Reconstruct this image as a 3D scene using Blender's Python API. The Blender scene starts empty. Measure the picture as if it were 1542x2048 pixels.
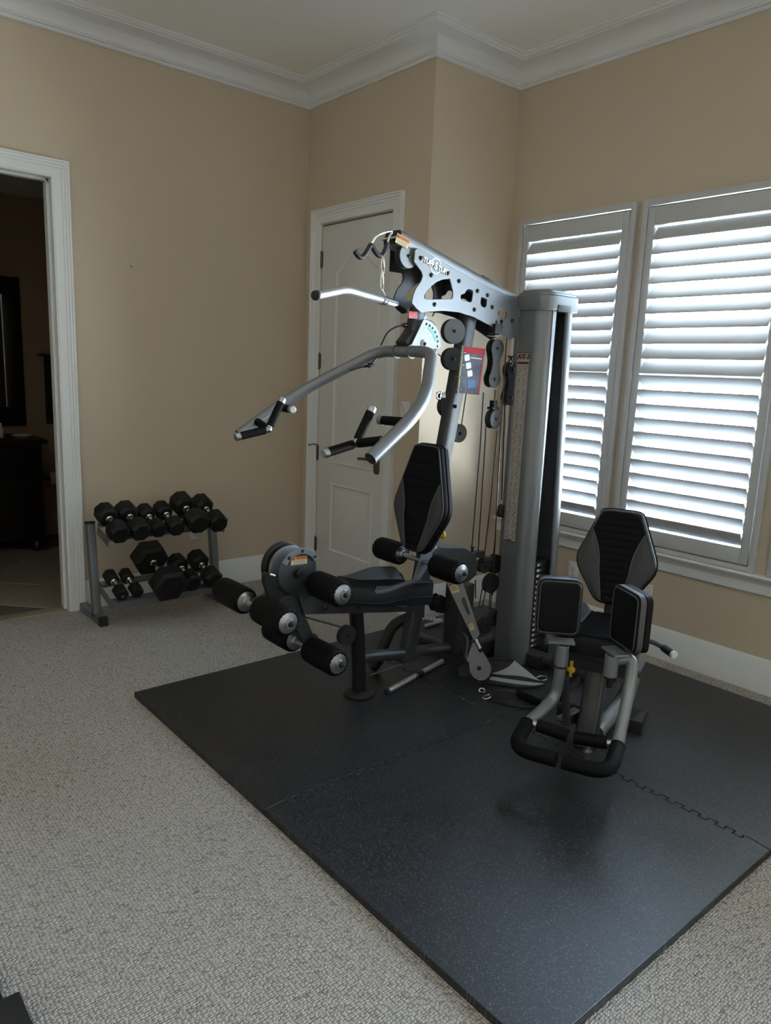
import bpy, bmesh, math, random
from mathutils import Vector, Matrix
V = Vector
random.seed(7)
S = bpy.context.scene
COL = S.collection

# ------------------------------------------------------------------ camera
CAMH = 1.507
F_PX = 1479.06
RIGHT = V((0.7653, -0.6425, 0.0391)); UP = V((0.0912, 0.1684, 0.9815)); FWD = V((0.6372, 0.7476, -0.1874))
cd = bpy.data.cameras.new('camera'); cam = bpy.data.objects.new('camera', cd); COL.objects.link(cam)
cd.sensor_fit = 'VERTICAL'; cd.sensor_height = 24.0; cd.lens = 24.0 * F_PX / 2048
cd.clip_start = 0.05
cam.matrix_world = Matrix(((RIGHT.x, UP.x, -FWD.x, 0), (RIGHT.y, UP.y, -FWD.y, 0), (RIGHT.z, UP.z, -FWD.z, CAMH), (0, 0, 0, 1)))
S.camera = cam

# ------------------------------------------------------------------ daylight outside
SKY = 30.0
w = bpy.data.worlds.new('daylight'); S.world = w; w.use_nodes = True
nt = w.node_tree; nt.nodes.clear()
def wn(t): return nt.nodes.new(t)
tc = wn('ShaderNodeTexCoord'); sep = wn('ShaderNodeSeparateXYZ'); nt.links.new(tc.outputs['Generated'], sep.inputs[0])
cr = wn('ShaderNodeValToRGB'); mp = wn('ShaderNodeMapRange'); mp.inputs[1].default_value = -1; mp.inputs[2].default_value = 1
nt.links.new(sep.outputs['Z'], mp.inputs[0]); nt.links.new(mp.outputs[0], cr.inputs[0])
el = cr.color_ramp.elements
el[0].position = 0.0; el[0].color = (1.68, 1.79, 1.86, 1)       # pale paving and grass below the horizon
el[1].position = 1.0; el[1].color = (0.43, 0.57, 0.82, 1)         # bright hazy sky
for p_, c_ in ((0.47, (1.84, 1.95, 2.02, 1)), (0.515, (0.64, 0.75, 0.90, 1)), (0.62, (0.55, 0.68, 0.88, 1))):
    e_ = el.new(p_); e_.color = c_
bg = wn('ShaderNodeBackground'); bg.inputs[1].default_value = SKY; nt.links.new(cr.outputs[0], bg.inputs[0])
wo = wn('ShaderNodeOutputWorld'); nt.links.new(bg.outputs[0], wo.inputs[0])

S.view_settings.view_transform = 'Standard'; S.view_settings.look = 'None'
S.view_settings.gamma = 1.0; S.view_settings.use_curve_mapping = False
S.view_settings.exposure = 0.22
cy = S.cycles
cy.use_denoising = True
cy.max_bounces = 10; cy.diffuse_bounces = 6; cy.glossy_bounces = 5; cy.transmission_bounces = 6; cy.transparent_max_bounces = 8
cy.sample_clamp_indirect = 8.0; cy.caustics_reflective = False; cy.caustics_refractive = False

# ------------------------------------------------------------------ pixel -> point on a known plane
def ray(px, py):
    return RIGHT * ((px - 771) / F_PX) + UP * ((1024 - py) / F_PX) + FWD
CP = V((0, 0, CAMH))
def atY(px, py, Y): r = ray(px, py); return CP + r * (Y / r.y)
def atX(px, py, X): r = ray(px, py); return CP + r * (X / r.x)
def atZ(px, py, Z): r = ray(px, py); return CP + r * ((Z - CAMH) / r.z)

# ------------------------------------------------------------------ materials
MATS = {}
def mat(name, col, rough=0.5, metal=0.0, spec=0.5, noise=None, bump=None, sheen=0, coat=0):
    """noise=(scale, amount, second colour); bump=(scale, strength, distance)"""
    m = bpy.data.materials.new(name); m.use_nodes = True; MATS[name] = m
    n = m.node_tree; b = n.nodes['Principled BSDF']
    b.inputs['Base Color'].default_value = (*col, 1); b.inputs['Roughness'].default_value = rough
    b.inputs['Metallic'].default_value = metal; b.inputs['Specular IOR Level'].default_value = spec
    if coat: b.inputs['Coat Weight'].default_value = coat; b.inputs['Coat Roughness'].default_value = 0.25
    if sheen: b.inputs['Sheen Weight'].default_value = sheen
    if noise or bump: t = n.nodes.new('ShaderNodeTexCoord')
    if noise:
        x = n.nodes.new('ShaderNodeTexNoise'); x.inputs['Scale'].default_value = noise[0]; x.inputs['Detail'].default_value = 4
        n.links.new(t.outputs['Object'], x.inputs['Vector'])
        r = n.nodes.new('ShaderNodeValToRGB'); r.color_ramp.elements[0].color = (*noise[2], 1); r.color_ramp.elements[1].color = (*col, 1)
        r.color_ramp.elements[0].position = 0.5 - noise[1]; r.color_ramp.elements[1].position = 0.5 + noise[1]
        n.links.new(x.outputs['Fac'], r.inputs[0]); n.links.new(r.outputs[0], b.inputs['Base Color'])
    if bump:
        x = n.nodes.new('ShaderNodeTexNoise'); x.inputs['Scale'].default_value = bump[0]; x.inputs['Detail'].default_value = 3
        n.links.new(t.outputs['Object'], x.inputs['Vector'])
        bp = n.nodes.new('ShaderNodeBump'); bp.inputs['Strength'].default_value = bump[1]; bp.inputs['Distance'].default_value = bump[2]
        n.links.new(x.outputs['Fac'], bp.inputs['Height']); n.links.new(bp.outputs[0], b.inputs['Normal'])
    return m
mat('wall_paint', (0.555, 0.468, 0.370), 0.75, spec=0.25, bump=(220, 0.08, 0.002))
mat('ceiling_paint', (0.88, 0.88, 0.86), 0.85, spec=0.2)
mat('trim_white', (0.72, 0.74, 0.76), 0.35, spec=0.4)
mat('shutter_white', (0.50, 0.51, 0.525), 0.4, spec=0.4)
mat('door_white', (0.64, 0.645, 0.64), 0.45, spec=0.4)
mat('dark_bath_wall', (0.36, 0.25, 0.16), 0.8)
mat('silver_paint', (0.215, 0.23, 0.25), 0.38, metal=0.5, bump=(900, 0.03, 0.0006))
mat('plate_silver', (0.20, 0.215, 0.238), 0.45, metal=0.5)
mat('shaded_steel', (0.047, 0.050, 0.056), 0.36, metal=0.4)  # grey frame paint made darker, shade on spine and base painted in
mat('black_paint', (0.010, 0.010, 0.011), 0.35, spec=0.35)
mat('chrome', (0.80, 0.81, 0.83), 0.16, metal=1.0)
mat('brushed_steel', (0.42, 0.43, 0.45), 0.34, metal=1.0)
mat('black_vinyl', (0.006, 0.0063, 0.0078), 0.5, spec=0.16)
mat('black_mesh', (0.006, 0.0062, 0.008), 0.8, spec=0.12, bump=(1200, 0.3, 0.001))
mat('grey_vinyl', (0.050, 0.052, 0.058), 0.55, spec=0.25)
mat('piping_grey', (0.085, 0.088, 0.095), 0.5, spec=0.4)
mat('foam_black', (0.0045, 0.0045, 0.0052), 0.6, spec=0.12)
mat('pulley_plastic', (0.022, 0.023, 0.025), 0.5, spec=0.35)
mat('pulley_grey', (0.085, 0.088, 0.094), 0.5, spec=0.35)
mat('black_rubber', (0.010, 0.010, 0.011), 0.55)
mat('cable_black', (0.012, 0.012, 0.013), 0.35)
mat('yellow_plastic', (0.62, 0.40, 0.03), 0.45)
mat('brass', (0.40, 0.29, 0.10), 0.35, metal=1.0)
mat('aluminium', (0.60, 0.61, 0.63), 0.36, metal=0.9)
mat('binding_bronze', (0.17, 0.15, 0.09), 0.4, metal=0.5)
mat('bronze_hinge', (0.13, 0.115, 0.10), 0.42, metal=0.8)
mat('label_cream', (0.60, 0.50, 0.34), 0.5)
mat('label_orange', (0.52, 0.19, 0.035), 0.5)
mat('ink_black', (0.012, 0.012, 0.012), 0.5)
mat('ink_brown', (0.10, 0.045, 0.02), 0.5)
mat('ink_grey', (0.12, 0.11, 0.105), 0.6)
mat('print_white', (0.72, 0.74, 0.76), 0.45)
mat('print_red', (0.42, 0.02, 0.03), 0.4)
mat('print_pink', (0.42, 0.20, 0.18), 0.5)
mat('print_blue', (0.03, 0.12, 0.30), 0.4)
mat('print_green', (0.05, 0.38, 0.30), 0.4)
mat('chart_paper', (0.40, 0.375, 0.35), 0.4)
mat('book_cover', (0.035, 0.045, 0.075), 0.12, noise=(14, 0.28, (0.16, 0.18, 0.22)), coat=0.6)
mat('book_red', (0.36, 0.012, 0.03), 0.2, coat=0.6)
mat('page_white', (0.62, 0.60, 0.52), 0.6)
mat('outlet_white', (0.70, 0.69, 0.66), 0.4)
mat('outlet_dark', (0.03, 0.03, 0.03), 0.6)
mat('vanity_wood', (0.012, 0.008, 0.006), 0.35, noise=(8, 0.2, (0.006, 0.004, 0.003)))
mat('mirror_glass', (0.85, 0.87, 0.87), 0.03, metal=1.0)
mat('towel_black', (0.012, 0.011, 0.011), 0.9)
mat('strap_nylon', (0.010, 0.010, 0.011), 0.6, bump=(1500, 0.3, 0.001))
mat('harness_mesh', (0.34, 0.36, 0.37), 0.6, bump=(1600, 0.4, 0.001))
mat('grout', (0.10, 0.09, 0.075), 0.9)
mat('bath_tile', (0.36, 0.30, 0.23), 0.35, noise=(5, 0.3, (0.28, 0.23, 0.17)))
mat('dumbbell_rubber', (0.006, 0.006, 0.0065), 0.5, spec=0.3, bump=(300, 0.1, 0.001))
mat('rack_grey', (0.17, 0.185, 0.20), 0.42, metal=0.4)
mat('weight_iron', (0.03, 0.03, 0.034), 0.5, metal=0.3)
mat('number_grey', (0.30, 0.30, 0.30), 0.6)
mat('plastic_bin', (0.35, 0.31, 0.24), 0.6)

def carpet_mat():
    m = bpy.data.materials.new('berber_carpet'); m.use_nodes = True; MATS['carpet'] = m
    n = m.node_tree; b = n.nodes['Principled BSDF']; L = n.links.new
    b.inputs['Roughness'].default_value = 0.95; b.inputs['Specular IOR Level'].default_value = 0.1
    t = n.nodes.new('ShaderNodeTexCoord')
    # loops in staggered rows: stretched voronoi cells on a slightly warped lattice
    mpg = n.nodes.new('ShaderNodeMapping'); mpg.inputs['Rotation'].default_value = (0, 0, math.radians(0)); mpg.inputs['Scale'].default_value = (1.0, 1.5, 1)
    L(t.outputs['Object'], mpg.inputs[0])
    vo = n.nodes.new('ShaderNodeTexVoronoi'); vo.voronoi_dimensions = '2D'; vo.inputs['Scale'].default_value = 92; vo.inputs['Randomness'].default_value = 0.52
    L(mpg.outputs[0], vo.inputs['Vector'])
    v2 = n.nodes.new('ShaderNodeTexVoronoi'); v2.voronoi_dimensions = '2D'; v2.inputs['Scale'].default_value = 205; v2.inputs['Randomness'].default_value = 0.9
    L(t.outputs['Object'], v2.inputs['Vector'])
    no = n.nodes.new('ShaderNodeTexNoise'); no.inputs['Scale'].default_value = 60; no.inputs['Detail'].default_value = 4
    L(t.outputs['Object'], no.inputs['Vector'])
    big = n.nodes.new('ShaderNodeTexNoise'); big.inputs['Scale'].default_value = 2.5; big.inputs['Detail'].default_value = 2
    L(t.outputs['Object'], big.inputs['Vector'])
    # height = dome of each loop + fine yarn
    inv = n.nodes.new('ShaderNodeMapRange'); inv.inputs[1].default_value = 0.0; inv.inputs[2].default_value = 0.62; inv.inputs[3].default_value = 1.0; inv.inputs[4].default_value = 0.0
    L(vo.outputs['Distance'], inv.inputs[0])
    fine = n.nodes.new('ShaderNodeMath'); fine.operation = 'MULTIPLY_ADD'; fine.inputs[1].default_value = -0.35
    L(v2.outputs['Distance'], fine.inputs[0]); L(inv.outputs[0], fine.inputs[2])
    bp = n.nodes.new('ShaderNodeBump'); bp.inputs['Strength'].default_value = 0.9; bp.inputs['Distance'].default_value = 0.006
    L(fine.outputs[0], bp.inputs['Height']); L(bp.outputs[0], b.inputs['Normal'])
    # yarn colour per loop: oatmeal with darker flecks
    sp = n.nodes.new('ShaderNodeSeparateColor'); L(vo.outputs['Color'], sp.inputs[0])
    cr_ = n.nodes.new('ShaderNodeValToRGB'); e = cr_.color_ramp.elements
    e[0].position = 0.0; e[0].color = (0.40, 0.365, 0.33, 1); e[1].position = 1.0; e[1].color = (0.665, 0.625, 0.585, 1)
    q = e.new(0.08); q.color = (0.57, 0.53, 0.49, 1)
    q = e.new(0.45); q.color = (0.63, 0.59, 0.548, 1)
    L(sp.outputs[0], cr_.inputs[0])
    mx = n.nodes.new('ShaderNodeMix'); mx.data_type = 'RGBA'; mx.blend_type = 'MULTIPLY'; mx.inputs['Factor'].default_value = 0.75
    gap_shade = n.nodes.new('ShaderNodeMapRange'); gap_shade.inputs[1].default_value = 0.0; gap_shade.inputs[2].default_value = 0.40; gap_shade.inputs[3].default_value = 0.36; gap_shade.inputs[4].default_value = 1.0  # shade between the loops painted into the yarn colour
    L(inv.outputs[0], gap_shade.inputs[0]); L(cr_.outputs[0], mx.inputs['A']); L(gap_shade.outputs[0], mx.inputs['B'])
    m2 = n.nodes.new('ShaderNodeMix'); m2.data_type = 'RGBA'; m2.blend_type = 'MULTIPLY'; m2.inputs['Factor'].default_value = 0.35
    L(mx.outputs['Result'], m2.inputs['A']); L(no.outputs['Fac'], m2.inputs['B'])
    L(m2.outputs['Result'], b.inputs['Base Color'])
    return m
carpet_mat()

def mat_rubber():
    m = bpy.data.materials.new('speckled_rubber'); m.use_nodes = True; MATS['mat_rubber'] = m
    n = m.node_tree; b = n.nodes['Principled BSDF']; L = n.links.new
    b.inputs['Roughness'].default_value = 0.42; b.inputs['Specular IOR Level'].default_value = 0.6
    t = n.nodes.new('ShaderNodeTexCoord')
    vo = n.nodes.new('ShaderNodeTexVoronoi'); vo.voronoi_dimensions = '2D'; vo.inputs['Scale'].default_value = 360; L(t.outputs['Object'], vo.inputs['Vector'])
    sp = n.nodes.new('ShaderNodeSeparateColor'); L(vo.outputs['Color'], sp.inputs[0])
    cr_ = n.nodes.new('ShaderNodeValToRGB'); cr_.color_ramp.interpolation = 'CONSTANT'; e = cr_.color_ramp.elements
    e[0].position = 0; e[0].color = (0.0075, 0.0088, 0.0118, 1); e[1].position = 0.72; e[1].color = (0.016, 0.0182, 0.023, 1)
    q = e.new(0.9); q.color = (0.060, 0.064, 0.072, 1)
    q = e.new(0.965); q.color = (0.10, 0.088, 0.068, 1)
    L(sp.outputs[0], cr_.inputs[0]); L(cr_.outputs[0], b.inputs['Base Color'])
    no = n.nodes.new('ShaderNodeTexNoise'); no.inputs['Scale'].default_value = 420; no.inputs['Detail'].default_value = 3; L(t.outputs['Object'], no.inputs['Vector'])
    bp = n.nodes.new('ShaderNodeBump'); bp.inputs['Strength'].default_value = 0.35; bp.inputs['Distance'].default_value = 0.0015
    L(no.outputs['Fac'], bp.inputs['Height']); L(bp.outputs[0], b.inputs['Normal'])
mat_rubber()

def glass_mat():
    m = bpy.data.materials.new('window_glass'); m.use_nodes = True; MATS['glass'] = m
    n = m.node_tree; n.nodes.clear(); L = n.links.new
    o = n.nodes.new('ShaderNodeOutputMaterial'); tr = n.nodes.new('ShaderNodeBsdfTransparent'); gl = n.nodes.new('ShaderNodeBsdfGlossy')
    tr.inputs[0].default_value = (0.94, 0.97, 0.96, 1); gl.inputs['Roughness'].default_value = 0.02
    fr = n.nodes.new('ShaderNodeFresnel'); fr.inputs[0].default_value = 1.3
    mx = n.nodes.new('ShaderNodeMixShader'); L(fr.outputs[0], mx.inputs[0]); L(tr.outputs[0], mx.inputs[1]); L(gl.outputs[0], mx.inputs[2]); L(mx.outputs[0], o.inputs[0])
glass_mat()

# ------------------------------------------------------------------ mesh helpers
def new(): return bmesh.new()
def frame(o, u, v):
    """matrix with origin o, x axis u, y axis v"""
    u = V(u).normalized(); v = V(v); n = u.cross(v).normalized(); v = n.cross(u)
    return Matrix(((u.x, v.x, n.x, o[0]), (u.y, v.y, n.y, o[1]), (u.z, v.z, n.z, o[2]), (0, 0, 0, 1)))
def box(bm, c, s, M=None, bev=0.0, seg=2):
    r = bmesh.ops.create_cube(bm, size=1.0, matrix=(M or Matrix()) @ Matrix.Translation(V(c)) @ Matrix.Diagonal((s[0], s[1], s[2], 1)))
    if bev > 0:
        es = list({e for v in r['verts'] for e in v.link_edges})
        bmesh.ops.bevel(bm, geom=es, offset=bev, segments=seg, affect='EDGES', profile=0.6, clamp_overlap=True)
def box2(bm, a, b, bev=0.0, M=None):
    a = V(a); b = V(b); box(bm, (a + b) / 2, [abs(q) for q in (b - a)], M, bev)
def ring_faces(bm, rings, closed_u=True, cap0=True, cap1=True):
    vr = [[bm.verts.new(p) for p in r] for r in rings]
    n = len(vr[0])
    for a, b in zip(vr[:-1], vr[1:]):
        for i in range(n if closed_u else n - 1):
            j = (i + 1) % n
            bm.faces.new((a[i], a[j], b[j], b[i]))
    if closed_u and cap0: bm.faces.new(list(reversed(vr[0])))
    if closed_u and cap1: bm.faces.new(vr[-1])
    return vr
def perp(d):
    d = V(d).normalized()
    a = V((0, 0, 1)) if abs(d.z) < 0.9 else V((1, 0, 0))
    u = d.cross(a).normalized(); return u, d.cross(u).normalized()
def tube(bm, pts, r, seg=14, sx=1.0, up=None, caps=True):
    """round (or oval) tube along a polyline; r may be a list"""
    pts = [V(p) for p in pts]; n = len(pts)
    rr = r if isinstance(r, (list, tuple)) else [r] * n
    tang = []
    for i in range(n):
        t = (pts[min(i + 1, n - 1)] - pts[max(i - 1, 0)]); tang.append(t.normalized())
    if up is None: u = perp(tang[0])[0]
    else: u = (V(up) - tang[0] * V(up).dot(tang[0])).normalized()
    rings = []
    for i in range(n):
        t = tang[i]; u = (u - t * u.dot(t)).normalized(); v = t.cross(u)
        k = 1.0
        if 0 < i < n - 1:
            c = (pts[i] - pts[i - 1]).normalized().dot(t); k = 1 / max(c, 0.6)
        rings.append([pts[i] + (u * math.cos(a) * sx + v * math.sin(a) * 1.0) * rr[i] for a in [2 * math.pi * j / seg for j in range(seg)]])
    ring_faces(bm, rings, cap0=caps, cap1=caps)
def recttube(bm, pts, wu, wv, up, rad=0.008, cs=3):
    """rounded rectangular tube: wu along 'up', wv across"""
    pts = [V(p) for p in pts]; n = len(pts); rings = []
    prof = []
    for sx_, sy_, a0 in ((1, 1, 0), (-1, 1, 90), (-1, -1, 180), (1, -1, 270)):
        for k in range(cs + 1):
            a = math.radians(a0 + 90 * k / cs)
            prof.append((sx_ * (wu / 2 - rad) + rad * math.cos(a), sy_ * (wv / 2 - rad) + rad * math.sin(a)))
    for i in range(n):
        t = (pts[min(i + 1, n - 1)] - pts[max(i - 1, 0)]).normalized()
        u = (V(up) - t * V(up).dot(t)).normalized(); v = t.cross(u)
        rings.append([pts[i] + u * a + v * b for a, b in prof])
    ring_faces(bm, rings)
def fillet(pts, rad, n=6):
    pts = [V(p) for p in pts]; out = [pts[0]]
    for i in range(1, len(pts) - 1):
        a, b, c = pts[i - 1], pts[i], pts[i + 1]
        rd = rad[i] if isinstance(rad, (list, tuple)) else rad
        d1 = min(rd, (a - b).length * 0.48); d2 = min(rd, (c - b).length * 0.48)
        p = b + (a - b).normalized() * d1; q = b + (c - b).normalized() * d2
        for k in range(n + 1):
            t = k / n; out.append(p * (1 - t) ** 2 + b * 2 * t * (1 - t) + q * t * t)
    out.append(pts[-1]); return out
def cyl(bm, p0, p1, r0, r1=None, seg=20):
    p0 = V(p0); p1 = V(p1); r1 = r0 if r1 is None else r1
    u, v = perp(p1 - p0)
    rings = [[p + (u * math.cos(2 * math.pi * j / seg) + v * math.sin(2 * math.pi * j / seg)) * r for j in range(seg)] for p, r in ((p0, r0), (p1, r1))]
    ring_faces(bm, rings)
def lathe(bm, p0, axis, prof, seg=24):
    """prof: list of (distance along axis, radius)"""
    p0 = V(p0); d = V(axis).normalized(); u, v = perp(d)
    rings = [[p0 + d * t + (u * math.cos(2 * math.pi * j / seg) + v * math.sin(2 * math.pi * j / seg)) * max(r, 1e-4) for j in range(seg)] for t, r in prof]
    ring_faces(bm, rings)
def inset(poly, d):
    """offset a closed 2D polygon inwards (counter-clockwise) by d"""
    n = len(poly); out = []
    for i in range(n):
        a = V(poly[i - 1]); b = V(poly[i]); c = V(poly[(i + 1) % n])
        e1 = (b - a); e2 = (c - b)
        if e1.length < 1e-7: e1 = e2
        if e2.length < 1e-7: e2 = e1
        e1 = e1.normalized(); e2 = e2.normalized()
        n1 = V((-e1.y, e1.x)); n2 = V((-e2.y, e2.x)); m = (n1 + n2)
        if m.length < 1e-6: m = n1
        m = m.normalized(); k = max(m.dot(n1), 0.5)
        out.append(V((b.x + m.x * d / k, b.y + m.y * d / k)))
    return out
def round_poly(pts, rad, n=4):
    out = []; N = len(pts)
    for i in range(N):
        a, b, c = V(pts[i - 1]), V(pts[i]), V(pts[(i + 1) % N])
        rd = rad[i] if isinstance(rad, (list, tuple)) else rad
        d1 = min(rd, (a - b).length * 0.49); d2 = min(rd, (c - b).length * 0.49)
        p = b + (a - b).normalized() * d1; q = b + (c - b).normalized() * d2
        for k in range(n + 1):
            t = k / n; out.append(p * (1 - t) ** 2 + b * 2 * t * (1 - t) + q * t * t)
    return out
def loft(bm, poly, M, layers, z=None):
    """closed solid from insets of one outline: layers [(inset, height)], heights along M's z"""
    rings = []
    for d, h in layers:
        rings.append([M @ V((p.x, p.y, h)) for p in (inset(poly, d) if abs(d) > 1e-9 else [V((q[0], q[1])) for q in poly])])
    ring_faces(bm, rings)
def pad_loft(bm, poly, M, layers, dome):
    """like loft, then closes the front with shrunken copies so the face stays smooth: dome [(scale, height)]"""
    rings = [[M @ V((p.x, p.y, h)) for p in inset(poly, d)] for d, h in layers]
    last = inset(poly, layers[-1][0]); c = V((sum(p.x for p in last) / len(last), sum(p.y for p in last) / len(last)))
    rings += [[M @ V((c.x + (p.x - c.x) * k, c.y + (p.y - c.y) * k, h)) for p in last] for k, h in dome]
    ring_faces(bm, rings)
def plate(outlines, thick, M, bev=0.0012, res=1):
    """flat plate with holes from 2D outlines (first outer, rest holes), centred on its thickness"""
    cu = bpy.data.curves.new('tmp', 'CURVE'); cu.dimensions = '2D'; cu.fill_mode = 'BOTH'
    cu.extrude = max(thick / 2 - bev, 0.0002); cu.bevel_depth = bev; cu.bevel_resolution = res
    for o in outlines:
        sp_ = cu.splines.new('POLY'); sp_.points.add(len(o) - 1)
        for p, q in zip(sp_.points, o): p.co = (q[0], q[1], 0, 1)
        sp_.use_cyclic_u = True
    return curve_mesh(cu, M)
def curve_mesh(cu, M):
    ob = bpy.data.objects.new('tmp', cu); COL.objects.link(ob)
    dg = bpy.context.evaluated_depsgraph_get()
    me = bpy.data.meshes.new_from_object(ob.evaluated_get(dg)); bpy.data.objects.remove(ob); bpy.data.curves.remove(cu)
    bm = new(); bm.from_mesh(me); bpy.data.meshes.remove(me); bmesh.ops.transform(bm, matrix=M, verts=bm.verts)
    return bm
def text(s, size, M, depth=0.0004, offset=0.0, shear=0.0, align='CENTER', sx=1.0):
    cu = bpy.data.curves.new('tmp', 'FONT'); cu.body = s; cu.size = size; cu.extrude = depth; cu.offset = offset; cu.shear = shear
    cu.align_x = align; cu.align_y = 'CENTER'; cu.resolution_u = 3
    return curve_mesh(cu, M @ Matrix.Diagonal((sx, 1, 1, 1)))
def merge(bm, other):
    me = bpy.data.meshes.new('t'); other.to_mesh(me); bm.from_mesh(me); bpy.data.meshes.remove(me); other.free()
def finish(bm, sharp=38.0):
    bmesh.ops.recalc_face_normals(bm, faces=bm.faces)
    c = math.radians(sharp)
    for f in bm.faces: f.smooth = True
    for e in bm.edges:
        e.smooth = not (len(e.link_faces) == 2 and e.calc_face_angle(0.0) > c)
ORIG = {}
def obj(name, bm, material, parent=None, sharp=38.0):
    finish(bm, sharp)
    me = bpy.data.meshes.new(name); bm.to_mesh(me); bm.free()
    me.materials.append(MATS[material] if isinstance(material, str) else material)
    o = bpy.data.objects.new(name, me); COL.objects.link(o)
    if parent is not None:
        o.parent = parent; o.location = -V(ORIG.get(parent.name, (0, 0, 0)))
    return o
def place(o, p):
    """put a one-mesh object's origin at p while its mesh stays put"""
    p = V(p); o.data.transform(Matrix.Translation(-p)); o.location = p; return o
def share(name, src, parent, loc):
    """another object with the same mesh data"""
    o = bpy.data.objects.new(name, src.data); COL.objects.link(o); o.parent = parent; o.location = loc; return o
def tag(o, label, cat=None, group=None, kind=None):
    o['label'] = label
    if cat: o['category'] = cat
    if group: o['group'] = group
    if kind: o['kind'] = kind
    return o
def thing(name, label, cat, loc, group=None):
    o = bpy.data.objects.new(name, None); COL.objects.link(o); o.location = loc; o.empty_display_size = 0.1
    ORIG[o.name] = tuple(loc); return tag(o, label, cat, group)
def struct(name, bm, m, label=None, sharp=38.0):
    o = obj(name, bm, m, sharp=sharp); o['kind'] = 'structure'
    if label: o['label'] = label
    return o
def portal(y0, y1, z0, z1, X):
    l = bpy.data.lights.new('window_portal', 'AREA'); l.shape = 'RECTANGLE'; l.size = abs(y1 - y0); l.size_y = z1 - z0
    l.cycles.is_portal = True
    o = bpy.data.objects.new('window_portal', l); COL.objects.link(o)
    o.matrix_world = Matrix.Translation((X, (y0 + y1) / 2, (z0 + z1) / 2)) @ Matrix(((0, 0, 1, 0), (1, 0, 0, 0), (0, 1, 0, 0), (0, 0, 0, 1)))
    return o
# ================================================================== ROOM SHELL
XB, XD, YA, YC = 3.013, 3.712, 4.489, 3.257
XL, YF, ZC = -1.7, -1.9, 3.335
T = 0.13
def boxes(lst):
    bm = new()
    for a, b in lst: box2(bm, a, b)
    return bm
DX0, DX1, DZ = 0.53, 1.339, 2.474            # open doorway in the back-left wall
SY0, SY1, SZ = 3.573, 4.295, 2.442           # closed door
struct('wall_back', boxes([((XL - T, YA, 0), (DX0, YA + T, ZC)), ((DX1, YA, 0), (XB + 0.0, YA + T, ZC)), ((DX0, YA, DZ), (DX1, YA + T, ZC))]), 'wall_paint', 'beige painted wall behind the dumbbell rack with open doorway')
struct('wall_closet', boxes([((XB, YC, 0), (XB + T, SY0 - 0.004, ZC)), ((XB, SY1 + 0.004, 0), (XB + T, YA + T, ZC)), ((XB, SY0 - 0.004, SZ + 0.006), (XB + T, SY1 + 0.004, ZC))]), 'wall_paint', 'beige side wall of the closet holding the white panel door')
struct('wall_recess', boxes([((XB + T, YC, 0), (XD + T, YC + T, ZC))]), 'wall_paint', 'narrow bright beige wall between closet corner and window wall')
WINS = [(2.361, 3.163), (1.511, 2.320), (0.640, 1.448)]
WZ0, WZ1 = 0.597, 2.444
HOLES = [(a + 0.022, b - 0.022) for a, b in WINS]
HZ0, HZ1 = WZ0 + 0.022, WZ1 - 0.022
segs = []
PD0, PD1, PDZ = -1.75, -0.85, 2.44          # made-up glazed door out of view, added to let more daylight in
ys = [YF - T, PD0, PD1] + [q for h in sorted(HOLES) for q in h] + [YC]
for i in range(0, len(ys), 2): segs.append(((XD, ys[i], 0), (XD + T, ys[i + 1], ZC)))
for a, b in HOLES: segs += [((XD, a, 0), (XD + T, b, HZ0)), ((XD, a, HZ1), (XD + T, b, ZC))]
segs.append(((XD, PD0, PDZ), (XD + T, PD1, ZC)))
struct('wall_right', boxes(segs), 'wall_paint', 'beige window wall with white plantation shutters')
struct('wall_left', boxes([((XL - T, YF, 0), (XL, YA, ZC))]), 'wall_paint', 'beige wall on the left outside the view')
struct('wall_front', boxes([((XL - T, YF - T, 0), (XD, YF, ZC))]), 'wall_paint', 'beige wall behind the viewer')
struct('ceiling', boxes([((XL - T, YF - T, ZC), (XD + T, YA + T, ZC + 0.1))]), 'ceiling_paint', 'flat white ceiling')
struct('floor', boxes([((XL - T, YF - T, -0.1), (XD + T, YA + 0.02, 0))]), 'carpet', 'oatmeal berber loop carpet floor')

def sweep(path, prof, closed=False):
    """mitred moulding: path on the wall line (room on its right), prof [(out, z)]"""
    bm = new(); n = len(path); rings = []
    for i, p in enumerate(path):
        def nrm(a, b):
            d = (V(b) - V(a)).normalized(); return V((d.y, -d.x))
        ns = []
        if i > 0 or closed: ns.append(nrm(path[i - 1], p))
        if i < n - 1 or closed: ns.append(nrm(p, path[(i + 1) % n]))
        m = ns[0] if len(ns) == 1 else (ns[0] + ns[1]) / (1 + ns[0].dot(ns[1]))
        rings.append([V((p[0] + m.x * o, p[1] + m.y * o, z)) for o, z in prof])
    if closed: rings.append(rings[0])
    vr = [[bm.verts.new(q) for q in r] for r in rings]
    k = len(prof)
    for a, b in zip(vr[:-1], vr[1:]):
        for i in range(k): bm.faces.new((a[i], a[(i + 1) % k], b[(i + 1) % k], b[i]))
    if not closed: bm.faces.new(vr[0]); bm.faces.new(list(reversed(vr[-1])))
    bmesh.ops.remove_doubles(bm, verts=bm.verts, dist=1e-5)
    return bm
CROWN = [(0, 3.200), (0.012, 3.200), (0.018, 3.206), (0.018, 3.214), (0.013, 3.218), (0.021, 3.222), (0.021, 3.229), (0.026, 3.231)]
for k in range(9):
    a = math.radians(90 * k / 8); CROWN.append((0.026 + 0.098 * (1 - math.cos(a)) , 3.233 + 0.067 * math.sin(a)))
CROWN += [(0.130, 3.302), (0.130, 3.308), (0.139, 3.311), (0.146, 3.317), (0.148, 3.323), (0.155, 3.324), (0.155, ZC), (0, ZC)]
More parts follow.
